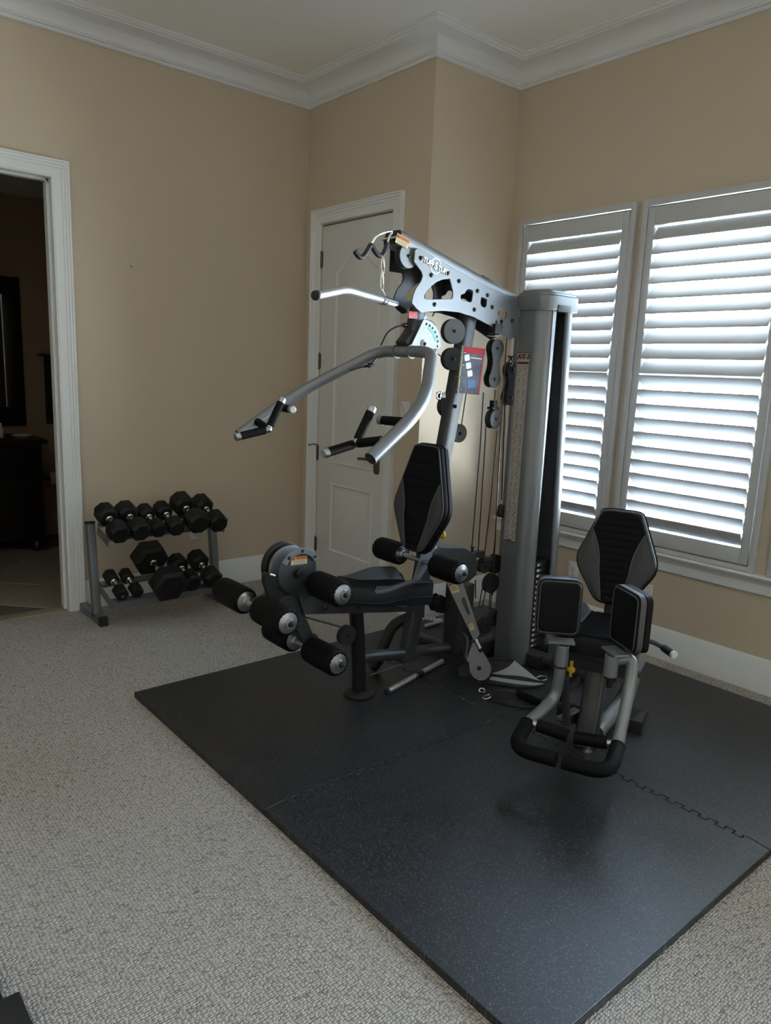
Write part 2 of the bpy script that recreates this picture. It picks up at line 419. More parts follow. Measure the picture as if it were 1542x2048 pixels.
struct('trim_1', sweep([(XL, YA), (XB, YA), (XB, YC), (XD, YC), (XD, YF), (XL, YF)], CROWN, True), 'trim_white', 'white crown moulding around the ceiling')
BASE = [(0, 0), (0.019, 0), (0.019, 0.135), (0.015, 0.142), (0.015, 0.152), (0.011, 0.158), (0.009, 0.170), (0.004, 0.177), (0, 0.177)]
struct('baseboard_back', sweep([(DX1 + 0.088, YA), (XB, YA), (XB, SY1 + 0.135)], BASE), 'trim_white', 'white baseboard behind the dumbbell rack')
struct('baseboard_closet', sweep([(XB, SY0 - 0.105), (XB, YC), (XD, YC), (XD, PD1 + 0.09)], BASE), 'trim_white', 'white baseboard below the shuttered windows')
struct('baseboard_left', sweep([(XD, YF), (XL, YF), (XL, YA), (DX0 - 0.088, YA)], BASE), 'trim_white', 'white baseboard along the unseen walls')

def casing(bm, inner, w, along, face, prof_n=None):
    """door casing round an opening. inner=(a0,a1,ztop); along 'x' or 'y'; face = wall coordinate, sticking out to the room (-)"""
    P = [(0, 0), (0, 0.012), (0.006, 0.016), (w * 0.52, 0.018), (w * 0.55, 0.022), (w * 0.70, 0.022), (w * 0.73, 0.028), (w * 0.86, 0.028), (w * 0.89, 0.033), (w, 0.033), (w, 0)]
    a0, a1, zt = inner
    rings = []
    for ca, cz, sa, sz in ((a0, 0, -1, 0), (a0, zt, -1, 1), (a1, zt, 1, 1), (a1, 0, 1, 0)):
        r = []
        for o, h in P:
            a = ca + sa * o; z = cz + sz * o
            r.append(V((a, face - h, z)) if along == 'x' else V((face - h, a, z)))
        rings.append(r)
    ring_faces(bm, rings)
bm = new(); casing(bm, (DX0, DX1, DZ), 0.088, 'x', YA)
tr = struct('trim_2', bm, 'trim_white', 'white moulded casing around the open doorway', sharp=20)
bm = new()      # jambs with stop, running through the wall
box2(bm, (DX1 - 0.004, YA - 0.012, 0), (DX1 + 0.014, YA + T + 0.01, DZ + 0.01)); box2(bm, (DX0 - 0.014, YA - 0.012, 0), (DX0 + 0.004, YA + T + 0.01, DZ + 0.01))
box2(bm, (DX0, YA - 0.012, DZ - 0.004), (DX1, YA + T + 0.01, DZ + 0.014))
box2(bm, (DX1 - 0.016, YA + 0.045, 0), (DX1 - 0.002, YA + 0.085, DZ)); box2(bm, (DX0 + 0.002, YA + 0.045, 0), (DX0 + 0.016, YA + 0.085, DZ)); box2(bm, (DX0, YA + 0.045, DZ - 0.016), (DX1, YA + 0.085, DZ - 0.002))
jb = obj('door_jamb', bm, 'trim_white', tr)
bm = new(); casing(bm, (SY0 - 0.012, SY1 + 0.012, SZ + 0.012), 0.09, 'y', XB)
struct('trim_3', bm, 'trim_white', 'white moulded casing around the closet door', sharp=20)

# ---- closed two-panel door
bm = new(); box2(bm, (XB - 0.002, SY0, 0.012), (XB + 0.036, SY1, SZ - 0.006), 0.0015)
box2(bm, (XB + 0.030, SY0 - 0.004, SZ - 0.02), (XB + 0.10, SY1 + 0.004, SZ + 0.006))
box2(bm, (XB + 0.030, SY0 - 0.004, 0.0), (XB + 0.10, SY0 + 0.015, SZ)); box2(bm, (XB + 0.030, SY1 - 0.015, 0.0), (XB + 0.10, SY1 + 0.004, SZ))
box2(bm, (XB + 0.08, SY0 - 0.004, 0.0), (XB + 0.11, SY1 + 0.004, SZ))
door = struct('door_1', bm, 'door_white', 'closed white two-panel closet door with arched upper panel')
def panel_ring(pts, name):
    """raised moulding ring plus bevelled field"""
    poly = [V(p) for p in pts]
    # ensure counter clockwise in (u=-y, v=z) so the inset works
    ar = sum(poly[i - 1].x * poly[i].y - poly[i].x * poly[i - 1].y for i in range(len(poly)))
    if ar < 0: poly.reverse()
    M = frame((XB - 0.002, 0, 0), (0, 1, 0), (0, 0, 1)); M = M @ Matrix.Diagonal((1, 1, 1, 1))
    # frame normal: y x z = +x ; we want -x, so heights are negative
    rings = []
    for d, h in ((0, 0.0), (0.004, -0.007), (0.012, -0.008), (0.020, -0.001), (0.026, 0.004), (0.034, 0.004), (0.060, -0.004)):
        rings.append([M @ V((q.x, q.y, h)) for q in inset(poly, d)])
    bm = new(); vr = ring_faces(bm, rings, cap0=False, cap1=True)
    return obj(name, bm, 'door_white', door, sharp=25)
py0, py1 = 3.672, 4.132
panel_ring([(py0, 0.237), (py1, 0.237), (py1, 0.728), (py0, 0.728)], 'door_panel')
arch = [(py0, 0.862), (py1, 0.862), (py1, 2.14)]
for k in range(1, 16):
    t = k / 16; y = py1 + (py0 - py1) * t
    s_ = 0.5 - 0.5 * math.cos(2 * math.pi * t); arch.append((y, 2.14 + 0.135 * s_ ** 0.8))
arch.append((py0, 2.14))
panel_ring(arch, 'door_panel')
for z in (2.226, 1.556, 0.92, 0.259):
    bm = new(); cyl(bm, (XB - 0.006, SY1 + 0.004, z - 0.048), (XB - 0.006, SY1 + 0.004, z + 0.048), 0.0075, seg=12)
    for k in (-0.053, 0.053): lathe(bm, (XB - 0.006, SY1 + 0.004, z + k - 0.004), (0, 0, 1), [(0, 0.003), (0.004, 0.006), (0.008, 0.003)], 10)
    box2(bm, (XB - 0.004, SY1 - 0.010, z - 0.048), (XB - 0.0015, SY1 + 0.012, z + 0.048))
    if abs(z - 0.92) < 0.01:    # hinge-pin door stop
        tube(bm, fillet([(XB - 0.006, SY1 + 0.004, z + 0.055), (XB - 0.03, SY1 + 0.012, z + 0.062), (XB - 0.05, SY1 + 0.03, z + 0.055)], 0.01), 0.004, 8)
        lathe(bm, (XB - 0.05, SY1 + 0.03, z + 0.055), (-1, 0.6, -0.2), [(0, 0.007), (0.008, 0.008), (0.012, 0.004)], 10)
    obj('hinge', bm, 'bronze_hinge', door)
hz = 0.945
bm = new()
M = frame((XB - 0.002, SY0 + 0.062, hz - 0.02), (0, -1, 0), (0, 0, 1))
loft(bm, round_poly([(-0.027, -0.075), (0.027, -0.075), (0.027, 0.075), (-0.027, 0.075)], 0.025), M, [(0, 0), (0, 0.006), (0.004, 0.010), (0.02, 0.011)])
obj('handle_plate', bm, 'bronze_hinge', door)
bm = new(); tube(bm, fillet([(XB - 0.01, SY0 + 0.062, hz), (XB - 0.062, SY0 + 0.062, hz), (XB - 0.064, SY0 + 0.10, hz + 0.002), (XB - 0.060, SY0 + 0.185, hz - 0.004)], 0.015), 0.0095, 10)
obj('door_lever', bm, 'bronze_hinge', door)

# ---- windows with plantation shutters
def louver_mesh(length):
    c, t = 0.089, 0.0105; ringp = []
    for k in range(14):
        a = 2 * math.pi * k / 14
        ringp.append((math.cos(a) * c / 2, math.sin(a) * t / 2 * (1.0 if abs(math.sin(a)) < 0.9 else 1.0)))
    bm = new(); ring_faces(bm, [[V((x, y, z)) for x, z in ringp] for y in (-length / 2, length / 2)])
    finish(bm, 50); me = bpy.data.meshes.new('louver'); bm.to_mesh(me); bm.free(); me.materials.append(MATS['shutter_white']); return me
# visible open share of each row, top to bottom (upper bank tips down into the room, lower bank tips up)
OPEN_A = [.10, .12, .10, .04, .04, .05, .05, .05, .05, .05]
OPEN_B = [.05, .06, .07, .09, .11, .14, .18, .22, .25, .25, .22]
OPEN_C = [.16, .24, .28, .28, .26, .24, .20, .10, .05, .03]
OPEN_E = [.82] * 10; OPEN_F = [.82] * 11         # third window: blades nearly level
OPEN_D = [.20, .22, .22, .21, .21, .21, .20, .20, .20, .20, .18]
PITCH = 0.0755; CH = 0.089
for wi, ((y0, y1), up_, lo_) in enumerate(zip(WINS, (OPEN_A, OPEN_C, OPEN_E), (OPEN_B, OPEN_D, OPEN_F))):
    h0, h1 = HOLES[wi]
    # window sash set into the wall
    bm = new(); X0, X1 = XD + 0.075, XD + 0.11
    for a, b in (((X0, h0, HZ0), (X1, h0 + 0.045, HZ1)), ((X0, h1 - 0.045, HZ0), (X1, h1, HZ1)), ((X0, h0, HZ0), (X1, h1, HZ0 + 0.055)), ((X0, h0, HZ1 - 0.045), (X1, h1, HZ1)), ((X0 - 0.01, h0, 1.50), (X1, h1, 1.55))): box2(bm, a, b)
    for a, b in (((XD, h0, HZ0), (XD + T, h0 + 0.008, HZ1)), ((XD, h1 - 0.008, HZ0), (XD + T, h1, HZ1)), ((XD, h0, HZ1 - 0.008), (XD + T, h1, HZ1)), ((XD, h0, HZ0), (XD + T, h1, HZ0 + 0.008))): box2(bm, a, b)
    win = struct('window_%d' % (wi + 1), bm, 'trim_white', ['narrow-looking shuttered window behind the weight tower', 'wide shuttered window right of the weight tower', 'shuttered window at the right picture edge'][wi])
    for za, zb in ((HZ0 + 0.05, 1.505), (1.545, HZ1 - 0.04)):
        bm = new(); box2(bm, (XD + 0.090, h0 + 0.04, za), (XD + 0.094, h1 - 0.04, zb)); obj('pane', bm, 'glass', win)
    # face frame on the wall
    bm = new(); fw = 0.030
    for a, b in (((XD - 0.030, y0, WZ0), (XD + 0.03, y0 + fw, WZ1)), ((XD - 0.030, y1 - fw, WZ0), (XD + 0.03, y1, WZ1)), ((XD - 0.030, y0 + fw, WZ0), (XD + 0.03, y1 - fw, WZ0 + fw * 0.8)), ((XD - 0.030, y0 + fw, WZ1 - fw), (XD + 0.03, y1 - fw, WZ1))): box2(bm, a, b, 0.0015)
    obj('shutter_frame', bm, 'shutter_white', win)
    p0, p1, q0, q1 = y0 + fw + 0.008, y1 - fw - 0.004, WZ0 + fw * 0.8 + 0.007, WZ1 - fw - 0.010
    sw = 0.041; lz0, lz1 = 0.708, 2.31
    bm = new(); xa, xb = XD - 0.026, XD + 0.004
    for a, b in (((xa, p0, q0), (xb, p0 + sw, q1)), ((xa, p1 - sw, q0), (xb, p1, q1)), ((xa, p0 + sw, q0), (xb, p1 - sw, lz0 - 0.003)), ((xa, p0 + sw, lz1 + 0.003), (xb, p1 - sw, q1))): box2(bm, a, b, 0.002)
    for k in range(3): box2(bm, (xa - 0.003, p1 + 0.001, q0 + 0.15 + k * 0.72), (xa + 0.004, p1 + 0.006, q0 + 0.21 + k * 0.72))
    sh = obj('shutter_panel', bm, 'shutter_white', win)
    LM = louver_mesh(p1 - p0 - 2 * sw - 0.006)
    rows = len(up_) + len(lo_); pit = (lz1 - lz0) / rows; dist = math.hypot(XD, (y0 + y1) / 2)
    for i in range(rows):
        z = lz1 - pit * (i + 0.5); e = math.atan2(z - CAMH, dist)
        upper = i < len(up_)
        op = up_[i] if upper else lo_[i - len(up_)]
        # shown height of a blade seen at elevation e: CH*|sin(t-e)|/cos(e)
        sn = min((1 - op) * pit * math.cos(e) / CH, 0.93)
        t = (e + math.asin(sn)) if upper else (e - math.asin(sn))
        o = bpy.data.objects.new('louver', LM); COL.objects.link(o); o.parent = sh
        o.location = (XD - 0.012, (p0 + p1) / 2, z); o.rotation_euler = (0, -t, 0)
    portal(h0, h1, HZ0, HZ1, XD + T + 0.01)
# unseen glazed door on the right, added to brighten the room
bm = new()
pw = (PD1 - PD0)
for k in range(1):
    a_, b_ = PD0 + k * pw, PD0 + (k + 1) * pw
    for q0_, q1_ in (((XD + 0.04, a_, 0.0), (XD + 0.085, a_ + 0.09, PDZ)), ((XD + 0.04, b_ - 0.09, 0.0), (XD + 0.085, b_, PDZ)), ((XD + 0.04, a_, 0.0), (XD + 0.085, b_, 0.16)), ((XD + 0.04, a_, PDZ - 0.10), (XD + 0.085, b_, PDZ))): box2(bm, q0_, q1_)
added_door = struct('added_light_door', bm, 'trim_white', 'white glazed door added out of view to light the room')
for k in range(1):
    bm = new(); box2(bm, (XD + 0.058, PD0 + k * pw + 0.085, 0.155), (XD + 0.062, PD0 + (k + 1) * pw - 0.085, PDZ - 0.095)); obj('pane', bm, 'glass', added_door)
bm = new(); casing(bm, (PD0, PD1, PDZ), 0.09, 'y', XD); struct('trim_5', bm, 'trim_white', 'white casing of the added unseen door', sharp=20)
portal(PD0, PD1, 0.0, PDZ, XD + T + 0.01)
# sill and apron below the windows
SILL = [(0, 0.495), (0.014, 0.495), (0.016, 0.500), (0.016, 0.545), (0.021, 0.549), (0.024, 0.558), (0.031, 0.562), (0.036, 0.571), (0.036, 0.577), (0.05, 0.578), (0.054, 0.586), (0.05, 0.595), (0, 0.595)]
struct('trim_4', sweep([(XD, 3.20), (XD, 0.56)], SILL), 'trim_white', 'white window sill and apron under the shutters', sharp=20)

# ---- bathroom beyond the doorway
BX0, BX1, BY1, BZ = -0.6, 2.75, 6.62, 2.75
BY0 = YA + T
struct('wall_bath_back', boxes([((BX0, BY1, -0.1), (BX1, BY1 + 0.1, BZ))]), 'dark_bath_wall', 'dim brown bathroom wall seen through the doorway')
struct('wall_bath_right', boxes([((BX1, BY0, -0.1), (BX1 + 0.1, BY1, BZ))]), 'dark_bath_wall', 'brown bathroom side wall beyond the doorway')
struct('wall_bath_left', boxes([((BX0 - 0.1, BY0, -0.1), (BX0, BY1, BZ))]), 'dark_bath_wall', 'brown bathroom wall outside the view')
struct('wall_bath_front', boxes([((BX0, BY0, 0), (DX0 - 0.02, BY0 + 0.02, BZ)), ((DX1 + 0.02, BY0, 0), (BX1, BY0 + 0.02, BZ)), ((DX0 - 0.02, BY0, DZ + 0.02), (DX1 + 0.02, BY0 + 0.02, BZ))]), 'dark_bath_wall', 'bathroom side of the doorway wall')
struct('ceiling_bath', boxes([((BX0 - 0.1, YA + T, BZ), (BX1, BY1, BZ + 0.1))]), 'ceiling_paint', 'bathroom ceiling')
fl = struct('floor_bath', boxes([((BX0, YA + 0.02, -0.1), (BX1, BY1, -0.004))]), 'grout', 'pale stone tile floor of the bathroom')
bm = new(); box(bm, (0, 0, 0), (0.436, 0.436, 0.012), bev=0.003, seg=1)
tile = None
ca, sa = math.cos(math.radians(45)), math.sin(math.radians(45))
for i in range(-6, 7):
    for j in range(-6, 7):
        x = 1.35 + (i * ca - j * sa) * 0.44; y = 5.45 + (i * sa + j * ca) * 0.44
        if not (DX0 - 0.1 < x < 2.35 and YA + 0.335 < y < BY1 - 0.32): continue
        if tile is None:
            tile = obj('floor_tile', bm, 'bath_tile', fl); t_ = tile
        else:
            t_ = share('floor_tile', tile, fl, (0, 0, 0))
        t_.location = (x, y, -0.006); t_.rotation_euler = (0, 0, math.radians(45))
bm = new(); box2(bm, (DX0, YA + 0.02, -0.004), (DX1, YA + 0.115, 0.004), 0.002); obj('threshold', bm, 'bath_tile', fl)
# ================================================================== MULTI-STATION HOME GYM
MZ = 0.025                                   # top of the rubber mats
Y0 = 2.51                                    # centre plane of the bench and press station
gym = thing('home_gym', 'large silver and black multi-station home gym with tall weight tower standing on the mats', 'home gym', (2.45, Y0, MZ))
def zz(pts, ox, oy, sc): return [(ox + a / sc, oy + b / sc) for a, b in pts]
def onY(pts, Y): return [(lambda p: (p.x, p.z))(atY(a, b, Y)) for a, b in pts]
def MY(Y): return Matrix(((1, 0, 0, 0), (0, 0, -1, Y), (0, 1, 0, 0), (0, 0, 0, 1)))     # local (x, z) drawn on a vertical plane facing -Y
def bolt(p, n, r=0.010, h=0.008, parent=None, m='black_paint', name='bolt'):
    bm = new(); lathe(bm, p, n, [(-0.004, r * 1.25), (0.001, r * 1.25), (0.002, r), (h, r * 0.95), (h + 0.002, r * 0.6)], 12)
    return obj(name, bm, m, parent)
def pulley(p, r, n, parent, w=0.022, cover=True, name='pulley', m='pulley_plastic', cm='pulley_grey'):
    """grooved wheel, hub bolt and a round cover plate on the -n side"""
    n = V(n).normalized(); p = V(p); bm = new()
    lathe(bm, p - n * w / 2, n, [(0, r * 0.9), (0.002, r), (w * 0.3, r * 0.98), (w * 0.5, r * 0.86), (w * 0.7, r * 0.98), (w - 0.002, r), (w, r * 0.9)], 28)
    o = obj(name, bm, m, parent)
    if cover:
        bm = new(); lathe(bm, p - n * (w / 2 + 0.006), n, [(0, r * 0.98), (0.0015, r * 1.0), (0.004, r * 1.0)], 28); obj('pulley_cover', bm, cm, o)
    bm = new(); lathe(bm, p - n * (w / 2 + 0.012), n, [(-0.002, 0.004), (0, 0.007), (0.006, 0.0075), (0.0065, 0.010), (0.010, 0.010)], 12); obj('bolt', bm, 'black_paint', o)
    return o

# ---------------------------------------------------------------- floor frame and spine
SPX = lambda z: 2.285 + 0.179 * z
bm = new()
recttube(bm, [(SPX(0.13), Y0, 0.13), (SPX(1.80), Y0, 1.80)], 0.075, 0.062, (1, 0, 0), 0.014)
spine = obj('spine_upright', bm, 'shaded_steel', gym)
bm = new()
tube(bm, [(2.03, Y0, 0.205), (2.30, Y0, 0.165), (2.76, Y0, 0.105)], 0.028, 16)
recttube(bm, [(2.67, Y0, 0.085), (3.22, Y0, 0.075)], 0.07, 0.07, (0, 0, 1), 0.012)
recttube(bm, [(2.98, 2.20, 0.06), (2.98, 2.86, 0.06)], 0.07, 0.06, (0, 0, 1), 0.012)
recttube(bm, [(2.70, Y0 + 0.33, 0.055), (2.70, Y0 + 0.02, 0.075)], 0.05, 0.06, (0, 0, 1), 0.012)
recttube(bm, fillet([(2.255, Y0 + 0.17, 0.05), (2.30, Y0 + 0.10, 0.28), (2.37, Y0 + 0.02, 0.34)], 0.05), 0.05, 0.035, (0, 1, 0), 0.008)
base = obj('base_frame', bm, 'shaded_steel', gym)
for (x, y) in ((2.98, 2.845), (3.20, Y0)):
    bm = new(); lathe(bm, (x, y, MZ), (0, 0, 1), [(0, 0.05), (0.008, 0.05), (0.012, 0.04), (0.03, 0.036)], 24); obj('rubber_foot', bm, 'black_rubber', base)
bm = new(); recttube(bm, [(2.245, Y0 + 0.185, MZ + 0.020), (2.265, Y0 + 0.155, 0.095)], 0.06, 0.045, (0, 1, 0), 0.008); obj('rubber_foot', bm, 'black_rubber', base)
# dark gusset where spine meets floor tube
bm = new(); box2(bm, (2.255, Y0 - 0.036, 0.128), (2.375, Y0 + 0.036, 0.165), 0.004); obj('spine_gusset', bm, 'shaded_steel', spine)
# pulley housing behind the seat
bm = new(); box2(bm, (2.60, Y0 - 0.045, 0.11), (2.72, Y0 + 0.045, 0.46), 0.006); obj('pulley_housing', bm, 'shaded_steel', base)

# ---------------------------------------------------------------- seat and its front post
bm = new(); tube(bm, [(2.022, Y0, MZ + 0.01), (2.018, Y0, 0.13), (2.003, Y0, 0.30), (1.985, Y0, 0.47)], 0.033, 20)
post = obj('front_post', bm, 'black_paint', gym)
bm = new(); lathe(bm, (2.022, Y0, MZ), (0, 0, 1), [(0, 0.068), (0.006, 0.072), (0.014, 0.070), (0.020, 0.060), (0.024, 0.038)], 32); obj('rubber_foot', bm, 'black_rubber', post)
pulley((1.93, Y0 - 0.005, 0.335), 0.046, (0, 1, 0), post, cover=True, cm='pulley_plastic')
# side plates of the seat rail
RAIL = onY([(596, 1190), (640, 1188), (672, 1206), (700, 1213), (845, 1214), (845, 1222), (700, 1226), (608, 1228)], Y0 - 0.05)
bm = plate([RAIL], 0.006, MY(Y0 - 0.05)); rail = obj('seat_rail', bm, 'shaded_steel', gym)
bm = plate([RAIL], 0.006, MY(Y0 + 0.05)); obj('seat_rail', bm, 'shaded_steel', gym)
bm = new(); recttube(bm, [(1.80, Y0, 0.515), (SPX(0.44) - 0.02, Y0, 0.44)], 0.05, 0.07, (0, 0, 1), 0.01); obj('seat_beam', bm, 'shaded_steel', gym)
for p in ((650, 1214), (718, 1213)):
    q = atY(*p, Y0 - 0.053); bolt(q, (0, -1, 0), 0.011, 0.007, rail)

def pad_grid(bm, nx, ny, fn):
    """closed pad from a top-surface function fn(s,t)->(x,y,ztop,zbot), s along, t across"""
    top = [[bm.verts.new(fn(i / nx, j / ny, True)) for j in range(ny + 1)] for i in range(nx + 1)]
    bot = [[bm.verts.new(fn(i / nx, j / ny, False)) for j in range(ny + 1)] for i in range(nx + 1)]
    for i in range(nx):
        for j in range(ny):
            bm.faces.new((top[i][j], top[i + 1][j], top[i + 1][j + 1], top[i][j + 1]))
            bm.faces.new((bot[i][j], bot[i][j + 1], bot[i + 1][j + 1], bot[i + 1][j]))
    for i in range(nx):
        bm.faces.new((top[i][0], bot[i][0], bot[i + 1][0], top[i + 1][0])); bm.faces.new((top[i][ny], top[i + 1][ny], bot[i + 1][ny], bot[i][ny]))
    for j in range(ny):
        bm.faces.new((top[0][j], top[0][j + 1], bot[0][j + 1], bot[0][j])); bm.faces.new((top[nx][j], bot[nx][j], bot[nx][j + 1], top[nx][j + 1]))

def seat_pad(F, L, HW, parent, name='seat', drop=0.085, thick=0.075, wing=0.05):
    """F: matrix, local x runs front->rear, y across, z up. Ribbed centre, raised grey wings at the rear."""
    def smooth(a, b, t):
        t = max(0, min(1, (t - a) / (b - a))); return t * t * (3 - 2 * t)
    def half(s):                    # half width along the length
        k = HW * (0.72 + 0.28 * smooth(0.0, 0.42, s))
        if s < 0.06: k *= 0.80 + 0.20 * math.sqrt(max(0, 1 - ((0.06 - s) / 0.06) ** 2))
        if s > 0.93: k *= 0.78 + 0.22 * math.sqrt(max(0, 1 - ((s - 0.93) / 0.07) ** 2))
        return k
    def ztop(s, c):                 # c in -1..1
        z = -drop * s
        z += wing * smooth(0.35, 0.78, s) * smooth(0.45, 0.9, abs(c)) - 0.006 * (1 - c * c) * s
        e = abs(c)
        if e > 0.9: z -= 0.016 * ((e - 0.9) / 0.1) ** 2
        z -= 0.022 * max(0, (0.05 - s) / 0.05) ** 2 + 0.022 * max(0, (s - 0.95) / 0.05) ** 2
        return z
    def fn(s, t, top):
        c = 2 * t - 1; h = half(s); x = s * L
        if top: return F @ V((x, c * h, ztop(s, c)))
        e = abs(c); k = 0.97
        return F @ V((x, c * h * k, -drop * s - thick))
    bm = new(); pad_grid(bm, 30, 24, fn); seat = obj(name, bm, 'black_vinyl', parent, 50)
    # ribbed centre panel, proud of the pad by a few millimetres
    def fr(s, t, top):
        c = 2 * t - 1; hw = 0.56 - 0.10 * smooth(0.30, 0.55, s)
        ss = 0.05 + 0.90 * s; cc = c * hw
        rib = 0.0045 * abs(math.sin(ss * L / 0.024 * math.pi)) * (1 - max(0, abs(c) - 0.85) / 0.15)
        return F @ V((ss * L, cc * half(ss), ztop(ss, cc) + (0.0006 + rib if top else -0.004)))
    bm = new(); pad_grid(bm, 150, 6, fr); obj('ribbed_panel', bm, 'black_mesh', seat, 60)
    for sg in (-1, 1):
        def fw_(s, t, top, sg=sg):
            ss = 0.33 + 0.64 * s; inn = 0.93 - 0.46 * smooth(0.0, 0.22, s); c = inn + (0.975 - inn) * t
            return F @ V((ss * L, sg * c * half(ss), ztop(ss, c) + (0.004 if top else -0.003)))
        bm = new(); pad_grid(bm, 26, 8, fw_); obj('side_panel', bm, 'grey_vinyl', seat, 50)
        pts = []
        for k in range(25):
            s = k / 24; ss = 0.33 + 0.64 * s; inn = 0.93 - 0.46 * smooth(0.0, 0.22, s)
            pts.append(F @ V((ss * L, sg * inn * half(ss), ztop(ss, inn) + 0.003)))
        bm = new(); tube(bm, pts, 0.0028, 6); obj('piping', bm, 'piping_grey', seat)
    bm = new()
    for k in range(1):
        pts = [fn(s / 24, 0, True) * 0.5 + fn(s / 24, 0, False) * 0.5 for s in range(25)] + [fn(1, t / 8, True) * 0.5 + fn(1, t / 8, False) * 0.5 for t in range(1, 9)] + [fn(1 - s / 24, 1, True) * 0.5 + fn(1 - s / 24, 1, False) * 0.5 for s in range(1, 25)]
        tube(bm, [p + V((0, 0, -0.012)) for p in pts], 0.004, 6)
    obj('piping', bm, 'black_vinyl', seat)
    return seat
seatF = frame((1.80, Y0, 0.592), (1, 0, 0), (0, 1, 0))
seat = seat_pad(seatF, 0.545, 0.150, gym, drop=0.078, thick=0.072, wing=0.045)
seat['label'] = 'black ribbed seat with raised grey side wings'

def back_pad(F, parent, H=0.49, WB=0.072, WW=0.186, WT=0.084, zw=0.40, thick=0.062, name='backrest', fi=0.45, top_=0.66):
    """F: local x across, y up (0 at the bottom edge), z out towards the sitter"""
    half_ = [(WB, 0.0), (WW, zw * H), (WT + 0.012, 0.945 * H), (WT, H)]
    out = [(half_[0][0], half_[0][1]), half_[1], half_[2], half_[3]]
    poly = [(x, y) for x, y in out] + [(-x, y) for x, y in reversed(out)]
    rads = [0.035, 0.055, 0.04, 0.05, 0.05, 0.04, 0.055, 0.035]
    rp = round_poly(poly, rads, 5)
    bm = new(); pad_loft(bm, rp, F, [(0.010, -thick), (0.002, -thick + 0.006), (0.0, -thick * 0.62), (0.0, -thick * 0.42), (0.0, -0.016), (0.004, -0.006), (0.012, 0.0)], [(0.8, 0.002), (0.4, 0.003)])
    pad = obj(name, bm, 'black_vinyl', parent, 50)
    bm = new(); q = inset(rp, -0.002); tube(bm, [F @ V((p.x, p.y, -thick * 0.52)) for p in q + q[:1]], 0.0035, 6); obj('piping', bm, 'black_vinyl', pad)
    bm = new(); q = inset(rp, 0.008); tube(bm, [F @ V((p.x, p.y, -0.001)) for p in q + q[:1]], 0.0025, 6); obj('piping', bm, 'piping_grey', pad)
    def edge(y):                    # outline half width at height y
        for (x0, y0_), (x1, y1_) in zip(half_[:-1], half_[1:]):
            if y0_ <= y <= y1_: return x0 + (x1 - x0) * (y - y0_) / (y1_ - y0_)
        return WT
    def inner(y):                   # seam between centre panel and grey wing
        a, b = 0.03 * H, top_ * H
        t = min(max((y - a) / (b - a), 0), 1)
        base_ = WB * 0.62 + (fi * WW - WB * 0.62) * min(t / 0.45, 1)
        if t > 0.45:
            k = (t - 0.45) / 0.55; base_ = fi * WW + (edge(b) - 0.012 - fi * WW) * (k ** 1.9)
        return base_
    # ribbed centre
    def fr(s, t, top):
        y = 0.02 * H + 0.955 * H * s; c = 2 * t - 1
        wd = (inner(y) if y < top_ * H else edge(y) - 0.014) - 0.003
        if s > 0.93: wd *= math.sqrt(max(0.2, 1 - ((s - 0.93) / 0.09) ** 2))
        if s < 0.04: wd *= 0.9
        rib = 0.0032 * abs(math.sin(y / (H / 13.5) * math.pi)) * (1 - max(0, abs(c) - 0.8) / 0.2)
        return F @ V((c * wd, y, (0.0035 + rib) if top else -0.002))
    bm = new(); pad_grid(bm, 130, 8, fr); obj('ribbed_panel', bm, 'black_mesh', pad, 60)
    for sg in (-1, 1):
        def fw_(s, t, top, sg=sg):
            y = 0.03 * H + (top_ - 0.035) * H * s; a = inner(y); b = edge(y) - 0.013
            if y < 0.06 * H: b -= 0.012 * (0.06 * H - y) / (0.06 * H)
            # round the widest corner
            d = abs(y - zw * H) / H
            if d < 0.07: b -= 0.008 * (1 - d / 0.07)
            b = max(b, a + 0.0005)
            x = a + (b - a) * t; bul = math.sin(math.pi * min(max(t, 0), 1)) * 0.006 * min(1, (b - a) / 0.04)
            return F @ V((sg * x, y, (0.0045 + bul) if top else -0.002))
        bm = new(); pad_grid(bm, 40, 8, fw_); obj('side_panel', bm, 'grey_vinyl', pad, 50)
        bm = new(); tube(bm, [F @ V((sg * inner(y), y, 0.006)) for y in [0.03 * H + (top_ - 0.035) * H * k / 30 for k in range(31)]], 0.0026, 6); obj('piping', bm, 'piping_grey', pad)
    return pad
BF = frame((2.308, Y0, 0.672), (0, -1, 0), (0.135, 0, 1))
# local x = -Y, local y = up, normal = x cross y
back = back_pad(BF, gym, H=0.512); back['label'] = 'tall black hexagonal backrest with grey side panels'
bm = new()
box2(bm, (SPX(0.80) - 0.075, Y0 - 0.03, 0.76), (SPX(0.80), Y0 + 0.03, 0.86), 0.004); obj('back_bracket', bm, 'shaded_steel', spine)
bm = new(); box2(bm, (SPX(1.05) - 0.075, Y0 - 0.03, 1.02), (SPX(1.05), Y0 + 0.03, 1.10), 0.004); obj('back_bracket', bm, 'shaded_steel', spine)
# adjuster plate and yellow pull pin behind the backrest
ADJ = onY([(868, 1064), (876, 1078), (880, 1096), (872, 1110), (852, 1138), (838, 1160), (826, 1160), (846, 1100), (856, 1066)], Y0 - 0.046)
bm = plate([ADJ], 0.006, MY(Y0 - 0.046)); adj = obj('adjuster_plate', bm, 'plate_silver', gym)
for p in ((869, 1086), (872, 1095)): bolt(atY(*p, Y0 - 0.049), (0, -1, 0), 0.005, 0.001, adj, 'print_white', 'hole')
kp = atY(885, 1070, Y0 - 0.06); bm = new(); lathe(bm, kp - V((0.05, 0, 0)), (1, 0, 0), [(0, 0.006), (0.03, 0.006), (0.031, 0.010), (0.04, 0.012), (0.045, 0.019), (0.056, 0.0195), (0.062, 0.012)], 18); obj('pull_pin', bm, 'yellow_plastic', adj)

